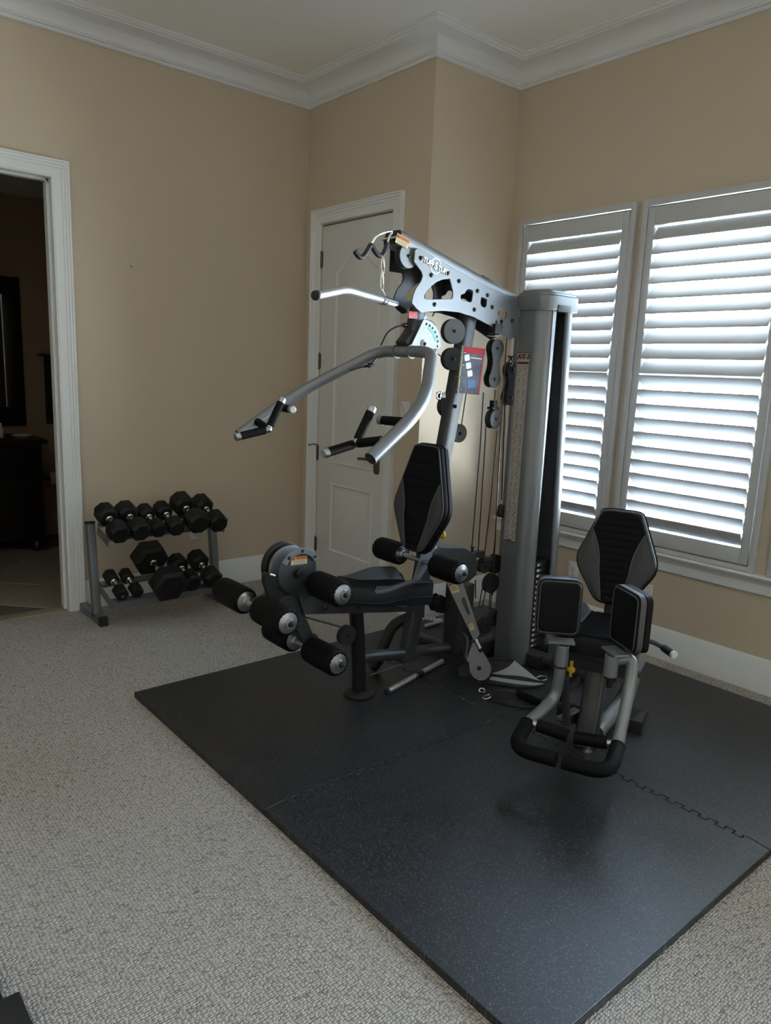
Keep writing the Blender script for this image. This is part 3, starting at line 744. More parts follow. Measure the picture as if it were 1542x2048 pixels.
# ---------------------------------------------------------------- foam rollers
def roller(x, z, y_out, y_in, parent, r=0.056, sgn=-1, rod=True):
    """foam roller along Y from y_in to y_out (offsets from Y0 towards sgn) with flanged metal caps"""
    a = V((x, Y0 + sgn * y_in, z)); d = V((0, sgn, 0)); L_ = y_out - y_in
    bm = new(); prof = [(0, r * 0.62), (0.002, r * 0.90), (0.010, r * 0.985), (0.03, r)]
    prof += [(L_ * 0.5, r * 1.012), (L_ - 0.03, r), (L_ - 0.010, r * 0.985), (L_ - 0.002, r * 0.90), (L_, r * 0.62)]
    lathe(bm, a, d, prof, 32); f = obj('foam_roller', bm, 'foam_black', parent, 60)
    cap = [(0, r * 0.73), (0.002, r * 0.745), (0.004, r * 0.72), (0.008, r * 0.40), (0.0085, r * 0.36), (0.019, r * 0.345), (0.0195, r * 0.20), (0.014, r * 0.18)]
    return f, cap, a, d, L_
def roller_set(x, z, y_in, y_out, part_name, rodr=0.0135, r=0.056, far=True):
    bm = new(); cyl(bm, (x, Y0 - y_out - 0.01, z), (x, Y0 + (y_out + 0.01 if far else 0.04), z), rodr, seg=16)
    rod = obj(part_name, bm, 'brushed_steel', gym)
    for sg in ((-1, 1) if far else (-1,)):
        f, cap, a, d, L_ = roller(x, z, y_out, y_in, rod, r, sg)
        bm = new(); lathe(bm, a + d * L_, d, cap, 28); obj('end_cap', bm, 'brushed_steel', rod, 14)
        bolt(a + d * (L_ + 0.016), d, 0.0085, 0.012, rod)
        bm = new(); lathe(bm, a, -d, [(0, r * 0.74), (0.003, r * 0.75), (0.005, r * 0.66), (0.010, r * 0.42), (0.022, r * 0.36), (0.024, rodr)], 28); obj('flange', bm, 'brushed_steel', rod, 14)
        # foam puckers gathered against the cap
        bm = new()
        for k in range(16):
            an = 2 * math.pi * k / 16; c_ = a + d * (L_ - 0.001) + V((math.cos(an), 0, math.sin(an))) * r * 0.80
            lathe(bm, c_, d, [(0, 0.006), (0.004, 0.005), (0.006, 0.002)], 6)
        obj('foam_pucker', bm, 'foam_black', rod)
    return rod
roller_set(2.355, 0.626, 0.118, 0.288, 'thigh_roller_bar')
roller_set(1.700, 0.338, 0.060, 0.258, 'ankle_roller_bar')
roller_set(1.712, 0.628, 0.070, 0.258, 'knee_roller_bar')
roller_set(1.458, 0.558, 0.055, 0.258, 'ankle_roller_bar')

# ---------------------------------------------------------------- leg developer: cam discs, selector crescent, swing arm
cc = V((1.632, Y0 - 0.055, 0.683))
bm = new()
lathe(bm, (cc.x, Y0 - 0.058, cc.z), (0, 1, 0), [(0, 0.088), (0.002, 0.0925), (0.010, 0.0925), (0.012, 0.088)], 48)
dev = obj('leg_developer_cam', bm, 'shaded_steel', gym)
bm = new(); lathe(bm, (cc.x - 0.01, Y0 + 0.026, cc.z + 0.01), (0, 1, 0), [(0, 0.093), (0.003, 0.1), (0.011, 0.086), (0.019, 0.1), (0.024, 0.1), (0.026, 0.093)], 48); obj('cable_cam', bm, 'black_paint', dev)
bm = new(); lathe(bm, (cc.x - 0.006, Y0 - 0.004, cc.z + 0.008), (0, 1, 0), [(0, 0.088), (0.002, 0.094), (0.010, 0.094), (0.012, 0.088)], 48); obj('cable_cam', bm, 'plate_silver', dev)
# crescent
def arc_band(c, r0, r1, a0, a1, n=20):
    o = [(c[0] + r1 * math.cos(math.radians(a0 + (a1 - a0) * k / n)), c[1] + r1 * math.sin(math.radians(a0 + (a1 - a0) * k / n))) for k in range(n + 1)]
    i = [(c[0] + r0 * math.cos(math.radians(a1 + (a0 - a1) * k / n)), c[1] + r0 * math.sin(math.radians(a1 + (a0 - a1) * k / n))) for k in range(n + 1)]
    return o + i
bm = plate([arc_band((cc.x + 0.008, cc.z), 0.079, 0.102, 30, 150)], 0.008, MY(Y0 - 0.064)); cres = obj('selector_crescent', bm, 'plate_silver', dev)
for an in (40, 86, 130):
    bolt(V((cc.x + 0.008 + 0.090 * math.cos(math.radians(an)), Y0 - 0.068, cc.z + 0.090 * math.sin(math.radians(an)))), (0, -1, 0), 0.006, 0.001, dev, 'ink_black', 'hole')
bolt(V((cc.x, Y0 - 0.06, cc.z + 0.0)), (0, -1, 0), 0.019, 0.016, dev)
def warning_label(c, u, v, w_, h_, parent, head=0.42):
    """small orange and cream hazard label facing u x v"""
    M = frame(c, u, v)
    bm = new(); box(bm, (0, 0, 0), (w_, h_, 0.001), M); lab = obj('warning_label', bm, 'label_cream', parent)
    bm = new(); box(bm, (0, h_ * (0.5 - head / 2), 0.0007), (w_ * 0.99, h_ * head, 0.0006), M)
    t = text('WARNING', h_ * head * 0.62, M @ Matrix.Translation((w_ * 0.10, h_ * (0.5 - head / 2), 0.0012)), 0.0002, sx=0.92)
    if True:
        me = bpy.data.meshes.new('label_header'); finish(bm); bm.to_mesh(me); bm.free(); me.materials.append(MATS['label_orange'])
        o = bpy.data.objects.new('label_header', me); COL.objects.link(o); o.parent = parent; o.location = lab.location
    def sub(b_, nm, m_):
        finish(b_); me_ = bpy.data.meshes.new(nm); b_.to_mesh(me_); b_.free(); me_.materials.append(MATS[m_])
        o_ = bpy.data.objects.new(nm, me_); COL.objects.link(o_); o_.parent = parent; o_.location = lab.location
    sub(t, 'label_lettering', 'ink_brown')
    bm = new(); tri = [(-0.5, -0.4), (0.5, -0.4), (0.0, 0.5)]; s_ = h_ * head * 0.8
    bm.faces.new([bm.verts.new(M @ V((-w_ * 0.38 + a * s_, h_ * (0.5 - head / 2) + b * s_, 0.0013))) for a, b in tri]); sub(bm, 'warning_triangle', 'ink_brown')
    bm = new()
    for k in range(3): box(bm, (random.uniform(-0.03, 0.03) * w_, h_ * (0.5 - head - 0.13 - 0.16 * k), 0.0008), (w_ * random.uniform(0.7, 0.88), h_ * 0.05, 0.0004), M)
    sub(bm, 'label_print', 'ink_brown')
    return lab
warning_label(V((cc.x + 0.004, Y0 - 0.0595, cc.z + 0.050)), (1, 0, -0.03), (0.03, 0, 1), 0.078, 0.034, dev)
# latch block and swing arm
bm = new(); LB = onY([(530, 1150), (536, 1146), (550, 1160), (552, 1176), (562, 1190), (556, 1202), (540, 1198), (534, 1178), (530, 1166)], Y0 - 0.05)
merge(bm, plate([LB], 0.03, MY(Y0 - 0.04))); obj('latch_block', bm, 'black_paint', dev)
bm = new(); cyl(bm, atY(539, 1149, Y0 - 0.06), atY(549, 1152, Y0 - 0.06), 0.007, seg=12); obj('latch_pin', bm, 'brushed_steel', dev)
bm = new(); ARM = onY([(548, 1204), (574, 1190), (597, 1196), (610, 1238), (628, 1278), (606, 1283), (588, 1246), (577, 1210), (560, 1216)], Y0 - 0.03)
merge(bm, plate([ARM], 0.05, MY(Y0 - 0.012), bev=0.004, res=2)); obj('swing_arm', bm, 'shaded_steel', dev)
bm = new(); recttube(bm, [(1.458, Y0, 0.558), (1.62, Y0, 0.60)], 0.04, 0.045, (0, 0, 1), 0.006); obj('roller_bracket', bm, 'shaded_steel', dev)
bm = new(); recttube(bm, [(1.765, Y0 - 0.012, 0.362), (1.700, Y0, 0.340)], 0.03, 0.04, (0, 0, 1), 0.006); obj('roller_bracket', bm, 'shaded_steel', dev)
a = atY(602, 1232, Y0); b = atY(682, 1254, Y0); bm = new(); tube(bm, [a, b], 0.004, 8); obj('cable', bm, 'cable_black', gym)

# ---------------------------------------------------------------- boom with two cut-out side plates
YP = Y0 - 0.062
o1 = lambda L: onY(zz(L, 740, 440, 4.819), YP)
PL = o1([(455, 275), (480, 284), (620, 365), (800, 465), (1000, 578), (1200, 690), (1428, 820), (1424, 1000), (1418, 1112), (1345, 1152), (1250, 1082), (1150, 1012), (1000, 932), (850, 886), (700, 872), (560, 880), (492, 893), (445, 852), (402, 800), (414, 730), (440, 662), (490, 592), (506, 545), (497, 502), (446, 432), (424, 402), (432, 296)])
H1 = o1([(520, 760), (515, 730), (540, 680), (580, 640), (640, 592), (700, 570), (765, 563), (776, 600), (785, 640), (799, 690), (796, 745), (785, 765), (540, 770)])
H2 = o1([(865, 745), (872, 718), (908, 706), (930, 670), (950, 662), (986, 676), (991, 702), (980, 782), (965, 796), (880, 775)])
H3 = o1([(1058, 800), (1066, 748), (1084, 740), (1126, 762), (1121, 826), (1105, 848), (1070, 836)])
H4 = o1([(1228, 905), (1243, 855), (1268, 858), (1316, 882), (1311, 936), (1296, 960), (1240, 932)])
bm = plate([PL, H1, H2, H3, H4], 0.007, MY(YP), bev=0.0015); bp_ = obj('boom_plate', bm, 'plate_silver', gym)
bm = plate([PL, H1, H2, H3, H4], 0.007, MY(Y0 + 0.062), bev=0.0015); obj('boom_plate', bm, 'black_paint', gym)  # far plate is the same silver, its shade painted in as black
for p in zz([(490, 368), (590, 533), (748, 512), (857, 590), (1035, 685), (1133, 727), (622, 815), (1177, 840), (1005, 865), (1265, 980), (1262, 1030), (1370, 970)], 740, 440, 4.819):
    bolt(atY(*p, YP - 0.003), (0, -1, 0), 0.0085, 0.006, bp_)
bt0 = V((2.118, Y0, 2.058)); bt1 = V((3.00, Y0, 1.832))
bm = new(); recttube(bm, [bt0, bt1], 0.066, 0.108, (0, 0, 1), 0.022, 4); boom = obj('boom_tube', bm, 'silver_paint', gym)
bm = new(); recttube(bm, [bt0 - V((0.004, 0, -0.001)), bt0 + V((0.004, 0, -0.001))], 0.060, 0.10, (0, 0, 1), 0.02, 4); obj('end_cap', bm, 'black_rubber', boom)
bd = (bt1 - bt0).normalized(); bu = V((-bd.z, 0, bd.x))
M = frame(bt0 + bd * 0.60 + bu * 0.036, bd, (0, 1, 0)); bm = new(); box(bm, (0, 0, 0), (0.12, 0.06, 0.012), M, 0.003); obj('top_clamp', bm, 'black_paint', boom)
# logo: lettering with a hexagon outline behind
lc = atY(871, 532, YP - 0.0042); lu = (atY(893, 545, YP) - atY(848, 519, YP)); lu = lu.normalized()
ML = frame(lc, lu, (-lu.z, 0, lu.x))
t1 = text('TUFF', 0.029, ML @ Matrix.Translation((-0.043, -0.001, 0.0012)), 0.0006, offset=0.0016, sx=0.98)
t2 = text('S', 0.042, ML @ Matrix.Translation((0.003, 0.0, 0.0012)), 0.0006, offset=0.0020)
t3 = text('TUFF', 0.029, ML @ Matrix.Translation((0.049, -0.001, 0.0012)), 0.0006, offset=0.0016, sx=0.98)
merge(t1, t2); merge(t1, t3); obj('logo_lettering', t1, 'print_white', bp_)
t1 = text('TUFF', 0.029, ML @ Matrix.Translation((-0.0425, -0.0016, 0.0008)), 0.0004, offset=0.0030, sx=0.98)
merge(t1, text('S', 0.042, ML @ Matrix.Translation((0.0035, -0.0006, 0.0008)), 0.0004, offset=0.0034)); merge(t1, text('TUFF', 0.029, ML @ Matrix.Translation((0.0495, -0.0016, 0.0008)), 0.0004, offset=0.0030, sx=0.98))
obj('logo_shadow_print', t1, 'ink_black', bp_)
hx = [(-0.036, 0), (-0.012, 0.028), (0.012, 0.028), (0.038, 0), (0.012, -0.028), (-0.012, -0.028)]
hxo = [(-0.042, 0), (-0.015, 0.033), (0.015, 0.033), (0.044, 0), (0.015, -0.033), (-0.015, -0.033)]
bm = plate([hxo, hx], 0.0008, ML @ Matrix.Translation((0.001, 0, 0.0003)), bev=0.0001); obj('logo_outline', bm, 'print_white', bp_)
wl = atY(805, 482, Y0 - 0.0545); warning_label(wl, bd, bu, 0.072, 0.040, boom, 0.5)
# front pulley under the boom
pulley(atY(811, 513, Y0 - 0.028), 0.050, (0, 1, 0), boom, w=0.03, cm='plate_silver')
bm = new(); box2(bm, (2.15, Y0 + 0.048, 1.93), (2.24, Y0 + 0.052, 2.03)); obj('pulley_bracket', bm, 'black_paint', boom)

# twin bar hooks on the boom nose: wire loop with black dipped hooks
Yh = Y0 - 0.03
hk_ = lambda L: fillet([atY(*p, Yh) for p in L], 0.02, 4)
bm = new(); tube(bm, hk_([(710, 503), (716, 512), (722, 516), (729, 511), (737, 498), (742, 488), (748, 500), (755, 510), (764, 513), (770, 503), (775, 486)]), 0.0105, 12); obj('hook_sleeve', bm, 'black_rubber', boom)
bm = new(); tube(bm, hk_([(742, 490), (747, 478), (756, 469), (770, 464), (783, 462)]), 0.0058, 10); obj('bar_hook', bm, 'chrome', boom)
bm = new(); tube(bm, hk_([(774, 490), (779, 474), (784, 464)]), 0.0058, 10); obj('bar_hook', bm, 'chrome', boom)
bm = new(); cyl(bm, (2.105, Y0 - 0.05, 2.055), (2.105, Y0 + 0.05, 2.055), 0.0062, seg=10); obj('hook_crossbar', bm, 'chrome', boom)

# ---------------------------------------------------------------- press arm: hanging upright, selector fan, pivot tube, bent arms, handles
bm = new(); recttube(bm, [atY(836, 618, Y0), atY(820, 694, Y0)], 0.062, 0.055, (1, 0, 0), 0.012); pu = obj('press_upright', bm, 'shaded_steel', gym)
bm = new(); box(bm, atY(826, 630, Y0 - 0.03) , (0.05, 0.003, 0.03)); obj('warning_strip', bm, 'print_red', pu)
FAN = onY(zz([(515, 958), (545, 962), (590, 985), (635, 1028), (665, 1095), (678, 1165), (676, 1230), (640, 1240), (388, 1226)], 740, 440, 4.819), Y0 - 0.048)
holes = []
for a, b in zz([(540, 1003), (570, 1018), (598, 1042), (622, 1080), (640, 1125), (648, 1170), (645, 1217)], 740, 440, 4.819):
    p = atY(a, b, Y0 - 0.048); holes.append([(p.x + 0.0062 * math.cos(2 * math.pi * k / 12), p.z + 0.0062 * math.sin(2 * math.pi * k / 12)) for k in range(12)])
bm = plate([FAN] + holes, 0.006, MY(Y0 - 0.048)); fan = obj('selector_fan', bm, 'plate_silver', gym)
bm = plate([FAN] + holes, 0.006, MY(Y0 + 0.048)); obj('selector_fan', bm, 'plate_silver', gym)
pv = atY(848, 688, Y0 - 0.052); bolt(pv, (0, -1, 0), 0.017, 0.004, fan, 'brushed_steel', 'pivot_washer'); bolt(pv + V((0, -0.004, 0)), (0, -1, 0), 0.009, 0.006, fan)
fc = (pv.x, pv.z)
bm = plate([arc_band((pv.x - 0.004, pv.z + 0.002), 0.068, 0.080, 8, 70, 12)], 0.0006, MY(Y0 - 0.0515), bev=0.0001); obj('range_decal', bm, 'print_green', fan)
for k, (a, b) in enumerate(((851, 660), (856, 664), (864, 682), (868, 684))):
    M = frame(atY(a, b, Y0 - 0.0516), (1, 0, -0.4 - 0.2 * k), (0.4 + 0.2 * k, 0, 1)); bm = new(); box(bm, (0, 0, 0), (0.014, 0.008, 0.0006), M); obj('range_decal', bm, 'print_white', fan)
pulley(V((pv.x + 0.03, Y0 - 0.02, pv.z + 0.025)), 0.086, (0, 1, 0), gym, w=0.02, cover=False, name='cam_wheel', m='pulley_grey')
# arms (symmetric about Y0)
B1 = V((2.212, 0.176, 1.594)); B2 = V((1.934, 0.446, 1.383)); B3 = V((1.655, 0.474, 1.197))
bm = new()
path = fillet([(B3.x, Y0 - B3.y, B3.z), (B2.x, Y0 - B2.y, B2.z), (B1.x, Y0 - B1.y, B1.z), (B1.x, Y0 + B1.y, B1.z), (B2.x, Y0 + B2.y, B2.z), (B3.x, Y0 + B3.y, B3.z)], [0, 0.16, 0.075, 0.075, 0.16, 0], 10)
tube(bm, path, 0.0255, 20); arm = obj('press_arm', bm, 'silver_paint', gym)
arm['label'] = 'silver bent double press arm'
for sg in (-1, 1):
    e = V((B3.x, Y0 + sg * B3.y, B3.z)); dd_ = (e - V((B2.x, Y0 + sg * B2.y, B2.z))).normalized()
    bm = new(); cyl(bm, e - dd_ * 0.004, e + dd_ * 0.0008, 0.0235, seg=20); obj('tube_end', bm, 'ink_black', arm)
    bm = new(); tube(bm, [(B1.x, Y0 + sg * 0.045, B1.z - 0.0)] + [(B1.x, Y0 + sg * 0.052, B1.z)], 0.031, 24); obj('pivot_collar', bm, 'plate_silver', arm)
bm = new(); recttube(bm, [atY(820, 690, Y0), (B1.x + 0.03, Y0, B1.z + 0.06), (B1.x, Y0, B1.z + 0.02)], 0.07, 0.075, (1, 0, 0), 0.012); obj('pivot_block', bm, 'shaded_steel', arm)
# handles on each side
HUB = V((1.712, 0.314, 1.234)); YC_ = V((1.553, 0.324, 1.202)); UC = V((1.786, 0.316, 1.372)); SC = V((1.83, 0.300, 1.320))
for sg in (-1, 1):
    P = lambda q: V((q.x, Y0 + sg * q.y, q.z))
    onarm = P(V((1.735, 0.470, 1.262))); hub = P(HUB)
    bm = new(); cyl(bm, hub, P(YC_), 0.0125, seg=14); cyl(bm, hub, P(UC), 0.0125, seg=14); cyl(bm, hub, onarm, 0.0125, seg=14)
    so = P(V((1.85, 0.452, 1.322))); cyl(bm, so, P(SC), 0.0125, seg=14)
    bmesh.ops.create_icosphere(bm, subdivisions=2, radius=0.0165, matrix=Matrix.Translation(hub)); obj('handle_frame', bm, 'brushed_steel', arm)
    for a_, b_, cap in ((hub, P(YC_), True), (hub, P(UC), True), (hub, onarm, False), (so, P(SC), True)):
        d_ = (b_ - a_); L_ = d_.length; d_.normalize()
        s0 = 0.016 if cap else 0.014; s1 = L_ - (0.022 if cap else 0.03)
        if (a_ - so).length < 1e-6: s0 = 0.02
        bm = new(); lathe(bm, a_ + d_ * s0, d_, [(0, 0.014), (0.002, 0.0175), (s1 - s0 - 0.002, 0.0175), (s1 - s0, 0.014)], 18); obj('hand_grip', bm, 'foam_black', arm)
        if cap:
            bm = new(); lathe(bm, a_ + d_ * (s1 - 0.001), d_, [(0, 0.018), (0.018, 0.018), (0.021, 0.016), (0.022, 0.010)], 20); obj('end_cap', bm, 'brushed_steel', arm)
# release cable looping from upright to far arm
pts = fillet([atY(812, 651, Y0), atY(795, 652, Y0), atY(775, 663, Y0 + 0.03), atY(762, 690, Y0 + 0.12)], 0.05, 5); bm = new(); tube(bm, pts, 0.0035, 8); obj('release_cable', bm, 'cable_black', arm)
pts = fillet([atY(758, 704, Y0 + 0.17), atY(752, 720, Y0 + 0.15), atY(735, 731, Y0 + 0.17), atY(700, 741, Y0 + 0.22)], 0.04, 5); bm = new(); tube(bm, pts, 0.0035, 8); obj('release_cable', bm, 'cable_black', arm)
bm = new(); lathe(bm, atY(738, 731, Y0 + 0.165), (-1, 0.5, -0.3), [(-0.02, 0.005), (-0.012, 0.008), (0, 0.013), (0.003, 0.013), (0.006, 0.007), (0.025, 0.006)], 12); obj('cable_adjuster', bm, 'black_paint', arm)
bm = new(); lathe(bm, atY(814, 651, Y0), (-1, 0, 0), [(0, 0.010), (0.02, 0.010), (0.024, 0.005), (0.03, 0.005)], 12); obj('cable_adjuster', bm, 'black_paint', arm)
bm = new(); tube(bm, [atY(876, 708, Y0 - 0.02), atY(892, 722, Y0 - 0.02)], 0.0025, 6); obj('cable', bm, 'cable_black', gym)
# spring clip on the spine
cp_ = atY(882, 790, Y0 - 0.04); bm = new(); box(bm, cp_, (0.035, 0.03, 0.025), None, 0.004); obj('clip_block', bm, 'black_paint', spine)
bm = new(); tube(bm, fillet([cp_ + V((-0.02, -0.02, 0.015)), cp_ + V((-0.045, -0.02, 0.01)), cp_ + V((-0.045, -0.02, -0.018)), cp_ + V((-0.018, -0.02, -0.015)), cp_ + V((-0.02, -0.02, 0.013))], 0.012, 4), 0.004, 8); obj('spring_clip', bm, 'chrome', spine)

# ---------------------------------------------------------------- pulleys and cables
pulley(atY(905, 663, Y0 - 0.03), 0.056, (0.28, 1, 0.0), gym, w=0.028)
pulley(atY(903, 718, Y0 - 0.01), 0.052, (0.28, 1, 0.0), gym, w=0.028, cm='pulley_plastic')
pulley(atY(893, 812, Y0 + 0.05), 0.052, (0.0, 1, 0.0), gym, w=0.03)
pulley(atY(915, 866, Y0 + 0.055), 0.046, (0.1, 1, 0.0), gym, w=0.024)
bolt(atY(912, 813, Y0 - 0.04), (0, -1, 0), 0.007, 0.006, spine)
def eight(c1, r1, c2, r2, Y, m='pulley_plastic', name='double_pulley', w=0.032, waist=0.6):
    """figure-eight cover plates over two pulleys"""
    a = atY(*c1, Y); b = atY(*c2, Y); c1_ = V((a.x, a.z)); c2_ = V((b.x, b.z)); ax = (c2_ - c1_); L_ = ax.length; ax.normalize(); nx = V((-ax.y, ax.x))
    rr_ = lambda t: max(math.sqrt(max(r1 ** 2 - t ** 2, 0)) if t < r1 * 0.55 else 0, math.sqrt(max(r2 ** 2 - (t - L_) ** 2, 0)) if t > L_ - r2 * 0.55 else 0)
    ts = [-r1 + (L_ + r1 + r2) * k / 40 for k in range(41)]; hw = []
    for t in ts:
        h_ = rr_(t); k = min(max(t / L_, 0), 1)
        if 0.55 * r1 <= t <= L_ - 0.55 * r2 or h_ == 0 and 0 < t < L_:
            u_ = (t - 0.55 * r1) / (L_ - 0.55 * r2 - 0.55 * r1); e0 = r1 * 0.835; e1 = r2 * 0.835; mid = min(r1, r2) * waist
            h_ = (1 - u_) * e0 + u_ * e1; h_ -= (h_ - mid) * math.sin(math.pi * u_) ** 1.2
        hw.append(max(h_, 0.001))
    pol = [c1_ + ax * t + nx * h_ for t, h_ in zip(ts, hw)] + [c1_ + ax * t - nx * h_ for t, h_ in reversed(list(zip(ts, hw)))]
    bm = new()
    for yy in (Y - w / 2, Y + w / 2): merge(bm, plate([[(p.x, p.y) for p in pol]], 0.005, MY(yy), bev=0.0015))
    o = obj(name, bm, m, gym)
    for c_, r_ in ((a, r1), (b, r2)):
        bm = new(); lathe(bm, c_ - V((0, w / 2 - 0.004, 0)), (0, 1, 0), [(0, r_ * 0.9), (w * 0.4, r_ * 0.8), (w - 0.008, r_ * 0.9)], 24); obj('pulley', bm, 'black_paint', o)
        bolt(c_ - V((0, w / 2 + 0.002, 0)), (0, -1, 0), 0.008, 0.005, o)
    return o
eight((990, 697), 0.043, (984, 758), 0.040, Y0 - 0.06)
hb = atY(990, 663, Y0 - 0.06); bm = new(); box(bm, hb + V((0, 0, 0.012)), (0.05, 0.045, 0.045), None, 0.003); cyl(bm, hb + V((0, 0, -0.02)), hb + V((0, 0, 0.05)), 0.009, seg=12); obj('swivel_bracket', bm, 'black_paint', gym)
bm = new(); box(bm, atY(990, 672, Y0 - 0.06), (0.055, 0.05, 0.004)); obj('swivel_plate', bm, 'plate_silver', gym)
eight((1021, 740), 0.040, (1017, 795), 0.040, Y0 + 0.02)
fp = pulley(atY(985, 838, Y0 - 0.06), 0.047, (-0.12, 1, 0), gym, w=0.03)
bm = new(); q = atY(987, 808, Y0 - 0.06); box(bm, q, (0.026, 0.03, 0.034), None, 0.003); box(bm, q - V((0, 0, 0.02)), (0.05, 0.036, 0.012), None, 0.002); obj('pulley_yoke', bm, 'black_paint', fp)
pulley(atY(1004, 1022, Y0 + 0.02), 0.036, (0, 1, 0), gym, w=0.024)
bm = new(); recttube(bm, [(3.03, Y0 + 0.03, 0.1), (3.03, Y0 + 0.03, 1.82)], 0.06, 0.05, (1, 0, 0), 0.01); obj('rear_upright', bm, 'plate_silver', gym)
cb = atY(1022, 716, Y0 - 0.02); bm = new(); lathe(bm, cb + V((0, 0, 0.01)), (0, 0, -1), [(0, 0.02), (0.006, 0.02), (0.008, 0.008), (0.02, 0.008)], 12); tube(bm, [cb + V((0.012 * math.cos(k * math.pi / 8), 0, -0.022 + 0.015 * math.sin(k * math.pi / 8))) for k in range(17)], 0.0035, 6); obj('swivel_clip', bm, 'black_paint', gym)
# thigh-pad counter box behind the seat with round nose
TB = [atY(*p, Y0 - 0.055) for p in ((868, 1108), (880, 1095), (930, 1098), (948, 1108), (956, 1128), (952, 1150), (938, 1162), (924, 1164), (912, 1140), (892, 1118), (872, 1120))]
bm = plate([[(p.x, p.z) for p in TB]], 0.11, MY(Y0), bev=0.004, res=2); tb = obj('pivot_housing', bm, 'shaded_steel', gym)
for p in ((902, 1094), (920, 1097)): q = atY(*p, Y0); bolt(q, (0, 0, 1), 0.006, 0.002, tb)
# cable sheaves low behind the seat
for p, r_, y_ in (((988, 1127), 0.052, Y0 + 0.03), ((980, 1166), 0.052, Y0 - 0.02), ((966, 1130), 0.040, Y0 - 0.03), ((988, 1235), 0.044, Y0 - 0.02), ((968, 1250), 0.046, Y0 - 0.05)):
    pulley(atY(*p, y_), r_, (0, 1, 0), gym, w=0.026, cm='pulley_plastic')
bm = new(); box(bm, atY(972, 1118, Y0 - 0.05), (0.07, 0.03, 0.025), None, 0.003); box(bm, atY(952, 1108, Y0 - 0.02), (0.09, 0.04, 0.03), None, 0.003); obj('sheave_bracket', bm, 'shaded_steel', gym)
bm = new(); lathe(bm, atY(945, 1093, Y0 - 0.02), (0, 0, -1), [(0, 0.011), (0.006, 0.011), (0.008, 0.006), (0.03, 0.007), (0.045, 0.007)], 12); obj('cable_stop', bm, 'black_paint', gym)
YK = Y0 - 0.06
for pts, yy in (([(951, 645), (942, 700), (932, 790), (923, 850)], Y0), ([(944, 652), (930, 745)], Y0), ([(967, 785), (960, 900), (944, 1092)], YK), ([(972, 850), (968, 930), (956, 1106)], YK), ([(991, 780), (989, 800)], YK),
                ([(995, 862), (984, 980), (968, 1118)], YK), ([(1003, 800), (1000, 880), (985, 1190)], YK + 0.01), ([(1014, 674), (1008, 760), (990, 1080), (984, 1140)], Y0), ([(1010, 800), (1003, 1000)], Y0 + 0.02),
                ([(951, 1160), (951, 1196)], YK), ([(966, 1168), (958, 1214)], YK), ([(972, 1180), (964, 1215)], YK), ([(980, 1186), (978, 1218)], YK), ([(983, 1186), (981, 1225)], YK), ([(884, 600), (865, 632)], Y0)):
    bm = new(); tube(bm, [atY(a, b, yy) for a, b in pts], 0.0030, 8); obj('cable', bm, 'cable_black', gym)
bm = new(); tube(bm, [atZ(742, 1350, 0.045), atZ(900, 1294, 0.10)], 0.0026, 6); obj('cable', bm, 'brushed_steel', gym)
# low pulley fork at the back of the seat
bm = new(); merge(bm, plate([onY([(867, 1210), (872, 1196), (882, 1190), (892, 1196), (905, 1214), (905, 1230), (872, 1224)], Y0 + 0.06)], 0.005, MY(Y0 + 0.06))); merge(bm, plate([onY([(867, 1210), (872, 1196), (882, 1190), (892, 1196), (905, 1214), (905, 1230), (872, 1224)], Y0 + 0.06)], 0.005, MY(Y0 + 0.10))); lf = obj('low_pulley_fork', bm, 'shaded_steel', gym)
bolt(atY(877, 1206, Y0 + 0.057), (0, -1, 0), 0.008, 0.005, lf)
bm = new(); FP = [atX(846, 1184, 2.50), atX(870, 1180, 2.50), atX(862, 1222, 2.50), atX(848, 1228, 2.50)]
box(bm, (2.50, Y0 + 0.14, 0.36), (0.008, 0.10, 0.16), None, 0.002); obj('foot_plate', bm, 'shaded_steel', gym)

# ---------------------------------------------------------------- swivel low-pulley arm hanging beside the tower
TP = V((2.515, 2.405, 0.515)); WP = V((2.555, 2.255, 0.117))
ax = (WP - TP).normalized(); nrm = V((-0.62, -0.76, -0.10)); nrm = (nrm - ax * nrm.dot(ax)).normalized(); wd = ax.cross(nrm).normalized()
if wd.dot(V((0.77, -0.64, 0))) < 0: wd = -wd
MA = Matrix(((wd.x, -ax.x, nrm.x, TP.x), (wd.y, -ax.y, nrm.y, TP.y), (wd.z, -ax.z, nrm.z, TP.z), (0, 0, 0, 1)))
if MA.determinant() < 0: MA = MA @ Matrix.Diagonal((-1, 1, 1, 1))
def inA(px, py):
    r = ray(px, py); t = (TP - CP).dot(nrm) / r.dot(nrm); q = MA.inverted() @ (CP + r * t); return (q.x, q.y)
LEV = [inA(*p) for p in zz([(275, 545), (470, 585), (655, 1140), (640, 1175), (590, 1205)], 840, 1060, 5.507)]
SLOT = [inA(*p) for p in zz([(455, 760), (470, 735), (495, 745), (555, 900), (555, 930), (535, 940), (515, 925), (458, 790)], 840, 1060, 5.507)]
bm = plate([LEV, SLOT], 0.006, MA, bev=0.001); lev = obj('swing_lever', bm, 'plate_silver', gym)
bm = plate([LEV], 0.042, MA @ Matrix.Translation((0, 0, -0.026)), bev=0.003); obj('lever_body', bm, 'shaded_steel', lev)
SR = [inA(*p) for p in zz([(440, 745), (460, 705), (500, 725), (562, 950), (545, 975), (520, 955), (490, 930), (450, 800)], 840, 1060, 5.507)]
bm = plate([SR, SLOT], 0.004, MA @ Matrix.Translation((0, 0, 0.004)), bev=0.001); obj('slot_rim', bm, 'plate_silver', lev)
